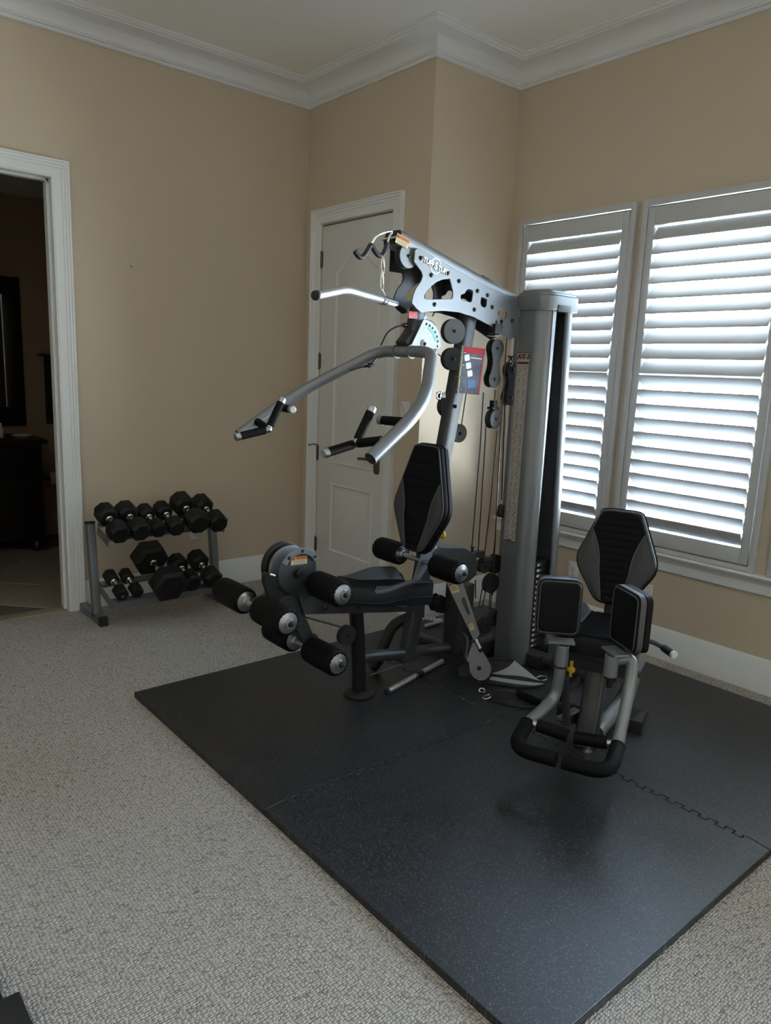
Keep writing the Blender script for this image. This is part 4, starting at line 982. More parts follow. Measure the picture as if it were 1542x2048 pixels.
for zc_ in ((375, 635), (563, 1052)):
    q = inA(*zz([zc_], 840, 1060, 5.507)[0]); big_ = zc_[1] < 800
    a = inA(*zz([(300, 575)], 840, 1060, 5.507)[0]); 
    d2 = (V(inA(*zz([(655, 1140)], 840, 1060, 5.507)[0])) - V(inA(*zz([(470, 585)], 840, 1060, 5.507)[0]))).normalized()
    c_ = MA @ V((q[0], q[1], 0.0037)); vv = (MA.to_3x3() @ V((-d2.x, -d2.y, 0))); uu = vv.cross(MA.to_3x3() @ V((0, 0, 1)))
    warning_label(c_, uu, vv, 0.040 if big_ else 0.022, 0.052 if big_ else 0.042, lev, 0.25)
RODP = [inA(*p) for p in zz([(610, 1205), (660, 1310)], 840, 1060, 5.507)]
bm = new(); cyl(bm, MA @ V((*RODP[0], -0.01)), MA @ V((*RODP[1], -0.01)), 0.009, seg=14); obj('stop_rod', bm, 'chrome', lev)
WH = [inA(*p) for p in zz([(585, 1245), (600, 1240), (640, 1330), (660, 1360), (690, 1345), (745, 1430), (780, 1500), (780, 1560), (755, 1615), (710, 1650), (650, 1655), (590, 1620), (552, 1560), (545, 1500), (545, 1460), (512, 1432)], 840, 1060, 5.507)]
bm = plate([WH], 0.005, MA @ Matrix.Translation((0, 0, 0.002)), bev=0.001); whl = obj('pulley_cheek', bm, 'plate_silver', lev)
bm = plate([WH], 0.005, MA @ Matrix.Translation((0.0, 0, -0.045)), bev=0.001); obj('pulley_cheek', bm, 'shaded_steel', lev)
wc = inA(*zz([(650, 1520)], 840, 1060, 5.507)[0]); wc3 = MA @ V((wc[0], wc[1], -0.02))
bm = new(); lathe(bm, wc3 - nrm * 0.017, nrm, [(0, 0.038), (0.004, 0.042), (0.012, 0.036), (0.020, 0.042), (0.024, 0.038)], 28); obj('pulley', bm, 'black_paint', lev)
bolt(MA @ V((wc[0], wc[1], 0.005)), nrm, 0.008, 0.005, lev)
bm = new(); sp0 = inA(*zz([(480, 1150)], 840, 1060, 5.507)[0]); sp1 = inA(*zz([(535, 1215)], 840, 1060, 5.507)[0]); tube(bm, fillet([MA @ V((*sp0, -0.05)), MA @ V((*sp1, -0.03)), MA @ V((*inA(*zz([(510, 1420)], 840, 1060, 5.507)[0]), -0.02))], 0.02), 0.012, 10); obj('lever_stay', bm, 'shaded_steel', lev)
bm = new(); lathe(bm, MA @ V((*inA(961, 1362), -0.02)), (0, 0, -1), [(0, 0.006), (0.004, 0.014), (0.012, 0.0165), (0.020, 0.013), (0.024, 0.006)], 16); obj('cable_ball', bm, 'black_rubber', lev)
# ---------------------------------------------------------------- weight tower
ZT = 1.86
def lerp(a, b, t): return a + (b - a) * t
def shell_ring(z, side, off=0.0):
    """outline of one half shell (open C) at height z; side -1 left, +1 right"""
    k = z / ZT; n = 10
    xl = lerp(2.885, 2.90, k); xr = lerp(3.20, 3.13, k); y0 = 2.285; y1 = 2.462
    sl = lerp(2.976, 2.957, k); sr = lerp(3.130, 3.063, k)
    P = []
    if side < 0:
        r = 0.075; P = [(sl, y0 + 0.012), (sl - 0.002, y0 + 0.003), (sl - 0.008, y0)]
        P += [(xl + r + r * math.cos(math.radians(270 - 90 * i / n)), y0 + r + r * math.sin(math.radians(270 - 90 * i / n))) for i in range(n + 1)]
        r = 0.022; P += [(xl + r + r * math.cos(math.radians(180 - 90 * i / 5)), y1 - r + r * math.sin(math.radians(180 - 90 * i / 5))) for i in range(6)]
        P += [(sl, y1)]
    else:
        r = 0.045; P = [(sr, y0 + 0.012), (sr + 0.002, y0 + 0.003), (sr + 0.008, y0)]
        P += [(xr - r + r * math.cos(math.radians(270 + 90 * i / n)), y0 + r + r * math.sin(math.radians(270 + 90 * i / n))) for i in range(n + 1)]
        r = 0.022; P += [(xr - r + r * math.cos(math.radians(90 * i / 5)), y1 - r + r * math.sin(math.radians(90 * i / 5))) for i in range(6)]
        P += [(sr, y1)]
    return P
def shell(side, z0, z1, name, parent, cut=None):
    bm = new(); rows = 12; t = 0.004; outer = []; inner = []
    for i in range(rows + 1):
        z = z0 + (z1 - z0) * i / rows
        ring = [V((x, y, z)) for x, y in shell_ring(z, side)]
        c = V((3.02, 2.374, z))
        outer.append(ring); inner.append([p + (c - p).normalized() * t for p in ring])
    rings = [a + list(reversed(b)) for a, b in zip(outer, inner)]
    ring_faces(bm, rings)
    return obj(name, bm, 'silver_paint', parent, 30)
tower = shell(-1, MZ + 0.004, ZT, 'weight_tower', gym); tower['label'] = 'tall silver weight tower shroud'
shell(1, 0.10, ZT, 'right_shroud', tower)
bm = new(); box2(bm, (2.965, 2.450, 0.06), (3.14, 2.458, 1.85)); obj('back_panel', bm, 'black_paint', tower)
bm = new(); box2(bm, (2.92, 2.30, MZ), (3.16, 2.45, 0.085), 0.006); obj('tower_base', bm, 'black_paint', tower)
for x in (2.995, 3.075):
    bm = new(); cyl(bm, (x, 2.375, 0.08), (x, 2.375, 1.85), 0.0125, seg=14); obj('guide_rod', bm, 'shaded_steel', tower)
bm = new(); box2(bm, (2.968, 2.30, 1.60), (2.995, 2.42, 1.80), 0.004); obj('top_bracket', bm, 'black_paint', tower)
# stacked iron plates with pin holes and number tags
first = None
for k in range(16):
    z = 0.10 + 0.0295 * k
    if first is None:
        bm = new(); box(bm, (0, 0, 0), (0.19, 0.105, 0.0275), None, 0.003, 1); first = obj('weight_plate', bm, 'weight_iron', tower); p_ = first
        bm = new(); box(bm, (-0.008, -0.0535, 0), (0.020, 0.002, 0.013), None, 0.0008, 1); tagm = obj('number_tag', bm, 'print_white', tower); t_ = tagm
        bm = new(); lathe(bm, (0.016, -0.054, 0), (0, 1, 0), [(0, 0.0055), (0.003, 0.0055)], 10); hol = obj('pin_hole', bm, 'brushed_steel', tower); h_ = hol
    else: p_ = share('weight_plate', first, tower, (0, 0, 0)); t_ = share('number_tag', tagm, tower, (0, 0, 0)); h_ = share('pin_hole', hol, tower, (0, 0, 0))
    for q in (p_, t_, h_): q.location = (3.052, 2.378, z)
bm = new(); cyl(bm, (3.035, 2.30, 0.395), (3.035, 2.26, 0.395), 0.006, seg=10); lathe(bm, (3.035, 2.262, 0.395), (0, -1, 0), [(0, 0.009), (0.012, 0.010), (0.014, 0.006)], 12); obj('selector_pin', bm, 'brass', tower)
bm = new(); tube(bm, [(3.03 + 0.008 * math.sin(k * 0.9), 2.29 + 0.004 * math.cos(k * 0.9), 0.40 + 0.012 * k) for k in range(18)], 0.003, 6); obj('pin_cord', bm, 'cable_black', tower)
# moulded cap
CPY = round_poly([(2.884, 2.268), (3.146, 2.268), (3.146, 2.478), (2.884, 2.478)], [0.07, 0.05, 0.03, 0.03], 6)
MC = Matrix.Translation((0, 0, 0))
bm = new(); loft(bm, CPY, MC, [(0.002, 1.822), (0.0, 1.828), (0.0, 1.888), (0.004, 1.893), (0.012, 1.894), (0.013, 1.902), (0.016, 1.905), (0.028, 1.906), (0.030, 1.915), (0.036, 1.919)])
# notch over the slot
cap = obj('tower_cap', bm, 'silver_paint', tower, 30)
bm = new(); box2(bm, (2.960, 2.264, 1.818), (3.058, 2.30, 1.848), 0.004); obj('cap_notch', bm, 'ink_black', tower)
# exercise chart on the flat side of the shell (faces -X)
cy0, cy1 = 2.3625, 2.4425
def on_tower(y, z, lift): k = z / ZT; return V((lerp(2.885, 2.90, k) - lift, y, z))
def strip(ya, yb, za, zb, lift, m, name, parent=tower):
    bm = new(); a = [on_tower(y, z, lift) for y, z in ((ya, za), (yb, za), (yb, zb), (ya, zb))]; b = [p + V((0.0012, 0, 0)) for p in a]
    ring_faces(bm, [b, a]); return obj(name, bm, m, parent)
strip(cy0, cy1, 0.675, 1.622, 0.0008, 'ink_black', 'chart_border')
strip(cy0 + 0.002, cy1 - 0.001, 0.678, 1.619, 0.0014, 'chart_paper', 'exercise_chart')
MT = frame(on_tower(2.4025, 1.600, 0.0034), (0, -1, 0), (-0.008, 0, 1))
t1 = text('A', 0.034, MT @ Matrix.Translation((-0.026, 0, 0)), 0.0003, offset=0.0012, shear=0.15, sx=0.9); t2 = text('T-3', 0.034, MT @ Matrix.Translation((0.016, 0, 0)), 0.0003, offset=0.0012, shear=0.15, sx=0.9)
merge(t1, t2); obj('chart_lettering', t1, 'ink_black', tower)
obj('chart_lettering', text('X', 0.034, MT @ Matrix.Translation((-0.0085, 0, 0)), 0.0003, offset=0.0012, shear=0.15, sx=0.9), 'print_red', tower)
strip(cy0 + 0.006, cy1 - 0.004, 1.566, 1.576, 0.0018, 'ink_black', 'chart_bar')
rz_ = random.Random(3)
for za, zb, nr in ((1.345, 1.556, 4), (1.225, 1.335, 2), (1.105, 1.215, 2), (0.935, 1.095, 3), (0.845, 0.927, 2), (0.690, 0.838, 3)):
    strip(cy0 + 0.006, cy1 - 0.004, zb - 0.004, zb, 0.0018, 'print_pink', 'section_bar')
    for a_, b_, c_, d_ in ((cy0 + 0.006, cy0 + 0.0075, za, zb), (cy1 - 0.0055, cy1 - 0.004, za, zb), (cy0 + 0.006, cy1 - 0.004, za, za + 0.0015)): strip(a_, b_, c_, d_, 0.0018, 'ink_grey', 'section_line')
    for r_ in range(nr):
        for c_ in (2.385, 2.42):
            zc_ = za + (zb - za) * (r_ + 0.45) / nr; bm = new(); h_ = (zb - za) / nr * 0.36
            pts = [on_tower(c_ + rz_.uniform(-0.010, 0.010), zc_ + h_ * (1 - 2 * k / 4), 0.0026) for k in range(5)]
            tube(bm, pts, 0.0011, 5); q_ = on_tower(c_ + rz_.uniform(-0.006, 0.006), zc_ + h_ * 1.05, 0.0026)
            bmesh.ops.create_icosphere(bm, subdivisions=1, radius=0.0024, matrix=Matrix.Translation(q_)); tube(bm, [pts[1], pts[1] + V((0, rz_.choice((-1, 1)) * 0.012, rz_.uniform(-0.008, 0.008)))], 0.001, 5)
            obj('exercise_figure', bm, 'ink_grey', tower)
bm = new(); AR = [(-0.5, 0), (-0.2, 0.5), (-0.2, 0.2), (0.5, 0.2), (0.5, -0.2), (-0.2, -0.2), (-0.2, -0.5)]
MA2 = frame(on_tower(2.403, 0.682, 0.003), (0, -1, 0), (0, 0, 1)); bm.faces.new([bm.verts.new(MA2 @ V((a * 0.03, b * 0.009, 0))) for a, b in AR]); obj('chart_arrow', bm, 'ink_black', tower)

# ---------------------------------------------------------------- inner and outer thigh station (turned 22.5 degrees)
TH = math.radians(202.5)
FT = Matrix.Translation((2.475, 1.585, 0)) @ Matrix.Rotation(TH, 4, 'Z')       # local x forward, y to the sitter's left = picture right, z up
def A(s, y, z): return FT @ V((s, y, z))
def Aup(M): return FT @ M
bm = new(); recttube(bm, [A(-0.018, 0, MZ + 0.005), A(-0.020, 0, MZ + 0.03), A(-0.075, 0, 0.16), A(-0.155, 0, 0.42)], 0.105, 0.085, FT.to_3x3() @ V((1, 0, 0)), 0.02, 4)
st = obj('thigh_station_post', bm, 'shaded_steel', gym); st['label'] = 'front post of the angled inner and outer thigh station'
bm = new(); recttube(bm, [A(0.0, 0, 0.052), A(-0.30, 0, 0.056), A(-0.62, 0, 0.056)], 0.05, 0.07, (0, 0, 1), 0.012); obj('floor_beam', bm, 'shaded_steel', st)
bm = new(); tube(bm, [A(-0.60, 0, 0.062), V((3.02, 2.10, 0.066)), V((3.0, 2.30, 0.07))], 0.034, 16); obj('tie_beam', bm, 'shaded_steel', st)
bm = new(); tube(bm, [A(-0.08, 0.03, 0.06), A(-0.36, 0.10, 0.13), A(-0.40, 0.11, 0.21)], 0.033, 14); obj('rear_leg', bm, 'silver_paint', st)
bm = new(); box(bm, (-0.29, 0.14, 0.056), (0.14, 0.10, 0.06), FT, 0.004); obj('rubber_foot', bm, 'black_rubber', st)
bm = new(); box(bm, (-0.42, 0.06, 0.255), (0.14, 0.17, 0.012), FT, 0.002); box(bm, (-0.47, 0.06, 0.29), (0.10, 0.12, 0.05), FT, 0.01); obj('cam_cover', bm, 'plate_silver', st)
bm = new(); recttube(bm, [A(-0.18, -0.02, 0.385), A(-0.46, -0.20, 0.30), A(-0.55, -0.27, 0.12)], 0.06, 0.05, (0, 0, 1), 0.01); obj('side_brace', bm, 'shaded_steel', st)
bm = new(); box(bm, (-0.16, 0, 0.405), (0.30, 0.26, 0.045), FT, 0.006); obj('seat_plate', bm, 'shaded_steel', st)
bm = new(); box(bm, (-0.05, 0, 0.375), (0.06, 0.27, 0.07), FT, 0.008); obj('pivot_beam', bm, 'shaded_steel', st)
sF = FT @ frame((0.075, 0, 0.515), (-1, 0, 0), (0, -1, 0))
seat2 = seat_pad(sF, 0.40, 0.172, st, drop=0.005, thick=0.075, wing=0.045); seat2['label'] = 'black ribbed seat of the thigh station'
bF = FT @ frame((-0.262, 0, 0.565), (0, 1, 0), (-0.20, 0, 1))
bk2 = back_pad(bF, st, H=0.405, WB=0.066, WW=0.178, WT=0.082, zw=0.42, fi=0.36, top_=0.77); bk2['label'] = 'black hexagonal backrest with grey side panels, thigh station'
bm = new(); recttube(bm, [A(-0.31, 0, 0.40), A(-0.335, 0, 0.62), A(-0.36, 0, 0.80)], 0.03, 0.06, FT.to_3x3() @ V((1, 0, 0)), 0.008); obj('back_stem', bm, 'shaded_steel', st)
# hand grip on the right of the seat
hg = [A(-0.22, 0.13, 0.415), A(-0.27, 0.22, 0.405), A(-0.27, 0.29, 0.375), A(-0.27, 0.36, 0.362)]
hg = fillet([A(-0.25, 0.10, 0.44), A(-0.25, 0.20, 0.44), A(-0.20, 0.265, 0.425)], 0.04)
bm = new(); tube(bm, hg, 0.0125, 14); hbar = obj('side_handle', bm, 'silver_paint', st)
dh = (hg[-1] - hg[-2]).normalized(); bm = new(); lathe(bm, hg[-1] - dh * 0.035, dh, [(0, 0.015), (0.002, 0.0165), (0.05, 0.0165), (0.052, 0.014)], 18); obj('hand_grip', bm, 'shaded_steel', st)
bm = new(); lathe(bm, hg[-1] + dh * 0.016, dh, [(0, 0.0168), (0.012, 0.0172), (0.014, 0.012)], 20); obj('end_cap', bm, 'print_white', st)
hgl = [A(-0.25, -0.10, 0.44), A(-0.25, -0.22, 0.44), A(-0.20, -0.265, 0.425)]
bm = new(); tube(bm, fillet(hgl, 0.04), 0.0125, 14); obj('side_handle', bm, 'silver_paint', st)
for sg in (-1, 1):
    bm = new(); lathe(bm, A(0.140, sg * 0.094, 0.405), (0, 0, 1), [(0, 0.024), (0.002, 0.0265), (0.083, 0.0265), (0.085, 0.024)], 22); slv = obj('pivot_sleeve', bm, 'silver_paint', st)
    bm = new(); cyl(bm, A(0.140, sg * 0.094, 0.36), A(0.140, sg * 0.094, 0.50), 0.012, seg=14); obj('pivot_pin', bm, 'black_paint', st)
    bm = new(); lathe(bm, A(0.140, sg * 0.094, 0.397), (0, 0, 1), [(0, 0.023), (0.008, 0.0245)], 22); obj('sleeve_ring', bm, 'black_rubber', st)
    # bracket plate carrying the thigh pad
    ang = math.radians(-50 if sg > 0 else 20)            # pad normal swings inwards
    pc = V((0.115, sg * 0.108, 0.625)) + V((-0.035, sg * 0.030, 0))
    n_ = V((math.cos(ang), math.sin(ang), 0)); u_ = V((-n_.y, n_.x, 0))
    MP = FT @ frame(pc, u_, (0, 0, 1))
    hp = 0.094 if sg > 0 else 0.086; PO = round_poly([(-hp, -0.113), (hp, -0.113), (hp, 0.113), (-hp, 0.113)], 0.036, 6)
    bm = new(); pad_loft(bm, PO, MP, [(0.006, -0.032), (0.0, -0.028), (0.0, -0.006), (0.003, -0.004), (0.003, 0.000), (0.0, 0.002), (0.0, 0.020), (0.004, 0.027), (0.012, 0.031)], [(0.8, 0.0325), (0.4, 0.034)]); tp = obj('thigh_pad', bm, 'black_vinyl', st, 50)
    PI = inset(PO, 0.009); bm = new(); tube(bm, [MP @ V((p.x, p.y, 0.0295)) for p in PI + PI[:1]], 0.0022, 6); obj('pad_piping', bm, 'piping_grey', st)
    bm = new(); PB = [MP @ V((p.x, p.y, 0.010)) for p in inset(PO, -0.0012)]; ring_faces(bm, [[p + (MP.to_3x3() @ V((0, 0, -0.010))) for p in PB], [p + (MP.to_3x3() @ V((0, 0, 0.012))) for p in PB]]); obj('pad_band', bm, 'piping_grey', st)
    MB_ = FT @ frame((0.125, sg * 0.105, 0.500), u_, n_.cross(u_).cross(u_) if False else V((0, 0, 1)).cross(u_))
    bm = new(); box(bm, (0, -0.005, 0), (0.10, 0.060, 0.010), MB_, 0.002); obj('pad_bracket', bm, 'silver_paint', st)
    bm = new(); box(bm, (0, 0, -0.040), (0.07, 0.18, 0.012), MP, 0.002); obj('pad_backing', bm, 'shaded_steel', st)
    # swing arm tube: out of the sleeve, down and forward to the foot loop
    if sg > 0: pth = fillet([A(0.130, 0.105, 0.468), A(0.095, 0.165, 0.480), A(0.150, 0.168, 0.345), A(0.300, 0.168, 0.205)], [0, 0.05, 0.10, 0], 8)
    else: pth = fillet([A(0.139, -0.095, 0.44), A(0.139, -0.096, 0.36), A(0.137, -0.104, 0.268), A(0.300, -0.168, 0.205)], [0, 0.03, 0.045, 0], 8)
    bm = new(); tube(bm, pth, 0.0222, 18); obj('swing_arm', bm, 'silver_paint', st)
    lp = fillet([A(0.288, sg * 0.168, 0.211), A(0.300, sg * 0.168, 0.205), A(0.452, sg * 0.172, 0.178), A(0.452, sg * 0.012, 0.178)], [0, 0.01, 0.115, 0], 10)
    bm = new(); tube(bm, lp, 0.0275, 18); obj('foam_loop', bm, 'foam_black', st, 60)
    j0 = A(0.290, sg * 0.165, 0.212); j1 = A(0.288, sg * 0.012, 0.196); dj = (j1 - j0).normalized()
    bm = new(); cyl(bm, j0, j1, 0.015, seg=14); obj('foot_peg', bm, 'brushed_steel', st)
    bm = new(); lathe(bm, j0 + dj * 0.034, dj, [(0, 0.020), (0.002, 0.0245), ((j1 - j0).length - 0.036, 0.0245), ((j1 - j0).length - 0.034, 0.020)], 20); obj('foam_grip', bm, 'foam_black', st, 60)
# range selector bracket with yellow pin, left of the post
bm = new(); recttube(bm, [A(0.115, -0.080, 0.36), A(0.10, -0.060, 0.15)], 0.028, 0.028, FT.to_3x3() @ V((1, 0, 0)), 0.004); obj('selector_bar', bm, 'shaded_steel', st)
bm = new(); recttube(bm, [A(0.11, -0.09, 0.255), A(-0.02, -0.05, 0.30)], 0.03, 0.012, (0, 0, 1), 0.003); obj('selector_link', bm, 'shaded_steel', st)
bm = new(); recttube(bm, [A(0.10, -0.09, 0.165), A(-0.02, -0.05, 0.165)], 0.012, 0.03, (0, 0, 1), 0.003); obj('selector_link', bm, 'plate_silver', st)
bm = new(); lathe(bm, A(0.085, -0.065, 0.345), (0, 0, 1), [(0, 0.006), (0.02, 0.006), (0.022, 0.016), (0.034, 0.017), (0.038, 0.012), (0.04, 0.007), (0.065, 0.007)], 14); obj('pull_pin', bm, 'yellow_plastic', st)
bm = new(); lathe(bm, A(-0.05, -0.09, 0.10), (0, 0, 1), [(0, 0.045), (0.02, 0.047), (0.06, 0.045), (0.07, 0.03)], 20); obj('cable_drum', bm, 'black_paint', st)
bm = new(); tube(bm, fillet([A(0.02, 0.04, 0.05), A(0.055, 0.06, 0.07), A(0.05, 0.10, 0.045)], 0.02), 0.0028, 6); obj('cable', bm, 'cable_black', st)
bm = new(); lathe(bm, A(0.04, 0.02, MZ), (0, 0, 1), [(0, 0.02), (0.006, 0.02), (0.008, 0.011), (0.03, 0.011), (0.032, 0.006)], 14); obj('levelling_bolt', bm, 'brushed_steel', st)
# ================================================================== RUBBER FLOOR TILES (interlocking)
mx0, mx1, mxs = 1.195, 3.536, 2.392
my0, my1, mys = 0.808, 3.120, 1.972
TOOTH, TD = 0.030, 0.010
def teeth(a, b, fixed, axis, phase):
    """points along a seam from a to b with dovetail teeth; identical for both neighbours"""
    n = max(2, int(round(abs(b - a) / (2 * TOOTH)))); st_ = (b - a) / (2 * n); pts = []
    for k in range(2 * n):
        o = TD if (k % 2 == phase) else -TD
        p0 = a + st_ * k; p1 = a + st_ * (k + 1); fl_ = 0.004 * (1 if st_ > 0 else -1) * (1)
        for q in (p0, p1): pts.append((q, fixed + o) if axis == 'x' else (fixed + o, q))
    return pts
g = 0.0016
seam_x_lo = teeth(my0 + 0.06, mys - 0.07, mxs, 'y', 0); seam_x_hi = teeth(mys + 0.07, my1 - 0.06, mxs, 'y', 1)
seam_y_lo = teeth(mx0 + 0.06, mxs - 0.07, mys, 'x', 0); seam_y_hi = teeth(mxs + 0.07, mx1 - 0.06, mys, 'x', 1)
def tile(corner, name_label):
    ix, iy = corner
    xa, xb = (mx0, mxs) if ix == 0 else (mxs, mx1); ya, yb = (my0, mys) if iy == 0 else (mys, my1)
    sx_ = seam_y_lo if ix == 0 else seam_y_hi; sy_ = seam_x_lo if iy == 0 else seam_x_hi
    pts = []
    bottom = [(xa, ya), (xb, ya)]; top = [(xb, yb), (xa, yb)]
    # counter-clockwise: bottom edge, right edge, top edge, left edge
    pts.append((xa, ya))
    if iy == 1: pts += sx_
    pts.append((xb, ya))
    if ix == 0: pts += sy_
    pts.append((xb, yb))
    if iy == 0: pts += list(reversed(sx_))
    pts.append((xa, yb))
    if ix == 1: pts += list(reversed(sy_))
    poly = [V(p) for p in pts]
    bm = new()
    h = MZ
    lay = [(g, 0.0), (g, 0.0055), (g + 0.0016, 0.0065), (g + 0.0016, 0.0080), (g, 0.0090), (g, 0.0135), (g + 0.0016, 0.0145), (g + 0.0016, 0.0160), (g, 0.0170), (g, h - 0.002), (g + 0.002, h)]
    loft(bm, poly, Matrix(), lay)
    o = obj('rubber_mat_tile', bm, 'mat_rubber', None, 30); place(o, ((xa + xb) / 2, (ya + yb) / 2, 0))
    return tag(o, name_label, 'floor mat', 'interlocking rubber mat tiles')
tile((0, 0), 'speckled black rubber mat tile nearest the viewer, in front of the thigh station')
tile((1, 0), 'speckled black rubber mat tile beside the window wall at the right picture edge')
tile((0, 1), 'speckled black rubber mat tile under the bench and leg rollers')
tile((1, 1), 'speckled black rubber mat tile under the weight tower')

# ================================================================== LAT BAR hanging from the boom hook
lb = thing('lat_bar', 'chrome lat pulldown bar hanging from the boom by a snap clip', 'pulldown bar', (2.105, Y0, 1.76))
hc = atY(766, 600, Y0)
bdr = V((0.878, 0.478, 0))                 # the bar has swung round and points past the far boom plate
bent = hc - bdr * 0.39; tip = bent - bdr * 0.246 - V((0, 0, 0.048)); bent2 = hc + bdr * 0.39; tip2 = bent2 + bdr * 0.246 - V((0, 0, 0.048))
bm = new(); tube(bm, fillet([tip, bent, hc, bent2, tip2], [0, 0.05, 0.02, 0.05, 0], 8), 0.0165, 18); obj('bar_tube', bm, 'aluminium', lb)
bm = new(); lathe(bm, tip2 - bdr * 0.012, bdr, [(0, 0.0168), (0.012, 0.0172), (0.014, 0.013)], 18); obj('end_cap', bm, 'black_rubber', lb)
dt = (tip - bent).normalized(); bm = new(); lathe(bm, tip - dt * 0.012, dt, [(0, 0.0168), (0.012, 0.0172), (0.014, 0.013)], 18); obj('end_cap', bm, 'black_rubber', lb)
bm = new(); lathe(bm, hc - bdr * 0.026, bdr, [(0, 0.0178), (0.003, 0.0215), (0.014, 0.0215), (0.017, 0.019), (0.035, 0.019), (0.038, 0.0215), (0.049, 0.0215), (0.052, 0.0178)], 20); obj('swivel_collar', bm, 'brushed_steel', lb)
def snap_clip(bm, top, bottom, w_=0.018, r=0.0032):
    top = V(top); bottom = V(bottom); d = (bottom - top); L_ = d.length; d.normalize(); u, v = perp(d)
    u = V((1, 0, 0)) - d * d.x; u.normalize(); pts = []
    for k in range(25):
        a = 2 * math.pi * k / 24; pts.append(top + d * (L_ / 2 - L_ / 2 * math.cos(a)) + u * (math.sin(a) * w_ / 2 * (0.75 - 0.25 * math.cos(a))))
    tube(bm, pts, r, 8)
e0 = atY(766, 512, Y0 - 0.01); e1 = atY(766, 546, Y0 - 0.01); e2 = atY(765, 541, Y0 - 0.01); e3 = atY(764, 580, Y0 - 0.01)
bm = new(); snap_clip(bm, e0, e1, 0.022); cl = obj('snap_clip', bm, 'chrome', lb)
bm = new(); snap_clip(bm, e2, e3, 0.020); obj('snap_clip', bm, 'chrome', lb)
bm = new(); tube(bm, fillet([hc + V((-0.016, 0, 0.012)), e3 + V((0, 0, 0.004)), hc + V((0.016, 0, 0.012))], 0.008), 0.0025, 6); obj('eye_loop', bm, 'chrome', lb)
# ================================================================== spiral-bound exercise booklet hung on the spine
q00 = atY(917, 690, 2.425); q10 = atY(963, 697, 2.40); q01 = atY(918, 787, 2.425); q11 = atY(962, 790, 2.40)
cB = (q00 + q10 + q01 + q11) / 4; uB = ((q10 + q11) - (q00 + q01)).normalized(); vB = ((q00 + q10) - (q01 + q11)).normalized()
MBk = frame(cB, uB, vB); wB = ((q10 - q00).length + (q11 - q01).length) / 2; hB = ((q00 - q01).length + (q10 - q11).length) / 2
bk = thing('exercise_booklet', 'red and dark blue spiral-bound exercise booklet hanging on the gym spine', 'booklet', tuple(cB - V((0, 0, hB / 2))))
bm = new(); box(bm, (0.004, 0, 0.006), (wB * 0.94, hB * 0.98, 0.004), MBk, 0.0006, 1); obj('front_cover', bm, 'book_cover', bk)
bm = new(); box(bm, (0.004, 0, -0.001), (wB * 0.92, hB * 0.97, 0.010), MBk, 0.0005, 1); obj('page_block', bm, 'page_white', bk)
bm = new(); box(bm, (0.006, hB * 0.42, 0.0085), (wB * 0.935, hB * 0.13, 0.0008), MBk); obj('cover_band', bm, 'book_red', bk)
bm = new(); box(bm, (wB * 0.45, 0, 0.0085), (wB * 0.05, hB * 0.97, 0.0008), MBk); obj('cover_edge', bm, 'book_red', bk)
bm = new(); box(bm, (0.02, hB * 0.27, 0.0085), (wB * 0.5, 0.0035, 0.0006), MBk); obj('cover_title_line', bm, 'print_white', bk)
for k, (a, b, c, d) in enumerate(((-0.24, 0.26, 0.22, 0.13), (-0.14, 0.10, 0.22, 0.13), (-0.04, -0.06, 0.22, 0.13), (0.08, -0.27, 0.34, 0.17))):
    PO = round_poly([(-c / 2 * wB, -d / 2 * hB), (c / 2 * wB, -d / 2 * hB), (c / 2 * wB, d / 2 * hB), (-c / 2 * wB, d / 2 * hB)], 0.006, 3)
    bm = new(); loft(bm, PO, MBk @ Matrix.Translation((a * wB, b * hB, 0.0083)) @ Matrix.Rotation(0.25, 4, 'Z'), [(0, 0), (0, 0.0006)]); obj('cover_picture', bm, 'print_white' if k < 3 else 'print_blue', bk)
bm = new(); box(bm, (-wB * 0.47, 0, 0.002), (0.012, hB, 0.012), MBk, 0.003); obj('binding_strip', bm, 'binding_bronze', bk)
for k in range(4):
    yy = hB * (0.36 - 0.26 * k); bm = new(); tube(bm, [MBk @ V((-wB * 0.44 + 0.016 * math.cos(a), yy, 0.003 + 0.011 * math.sin(a))) for a in [2 * math.pi * j / 16 for j in range(17)]], 0.0014, 6); obj('binding_ring', bm, 'brushed_steel', bk)

# ================================================================== loose things on the mats
cb_ = thing('curl_bar', 'short silver curl bar with centre swivel lying in front of the swing lever', 'curl bar', tuple(atZ(830, 1354, MZ)))
a = atZ(775, 1383, MZ + 0.0145); b = atZ(886, 1322, MZ + 0.0145)
a.z = b.z = MZ + 0.0145; d = (b - a).normalized(); L_ = (b - a).length
bm = new(); cyl(bm, a, b, 0.0135, seg=18); obj('bar_tube', bm, 'aluminium', cb_)
for p, s_ in ((a, -1), (b, 1)): bm = new(); lathe(bm, p - d * s_ * 0.006, d * s_, [(0, 0.0142), (0.012, 0.0145), (0.015, 0.010)], 16); obj('end_cap', bm, 'black_rubber', cb_)
mid = a + d * L_ * 0.53
bm = new(); lathe(bm, mid - d * 0.04, d, [(0, 0.0138), (0.002, 0.0143), (0.012, 0.0143), (0.014, 0.0138)], 18); obj('swivel_ring', bm, 'chrome', cb_)
bm = new(); lathe(bm, mid - d * 0.02, d, [(0, 0.0138), (0.002, 0.0144), (0.05, 0.0144), (0.052, 0.0138)], 18); obj('swivel_collar', bm, 'black_paint', cb_)
sd = d.cross(V((0, 0, 1))); bm = new(); tube(bm, [mid - sd * (0.012 + 0.014 * math.sin(k * math.pi / 10)) + d * (0.022 * math.cos(k * math.pi / 10) - 0.005) + V((0, 0, 0.006)) for k in range(11)], 0.0035, 6); obj('swivel_eye', bm, 'black_paint', cb_)

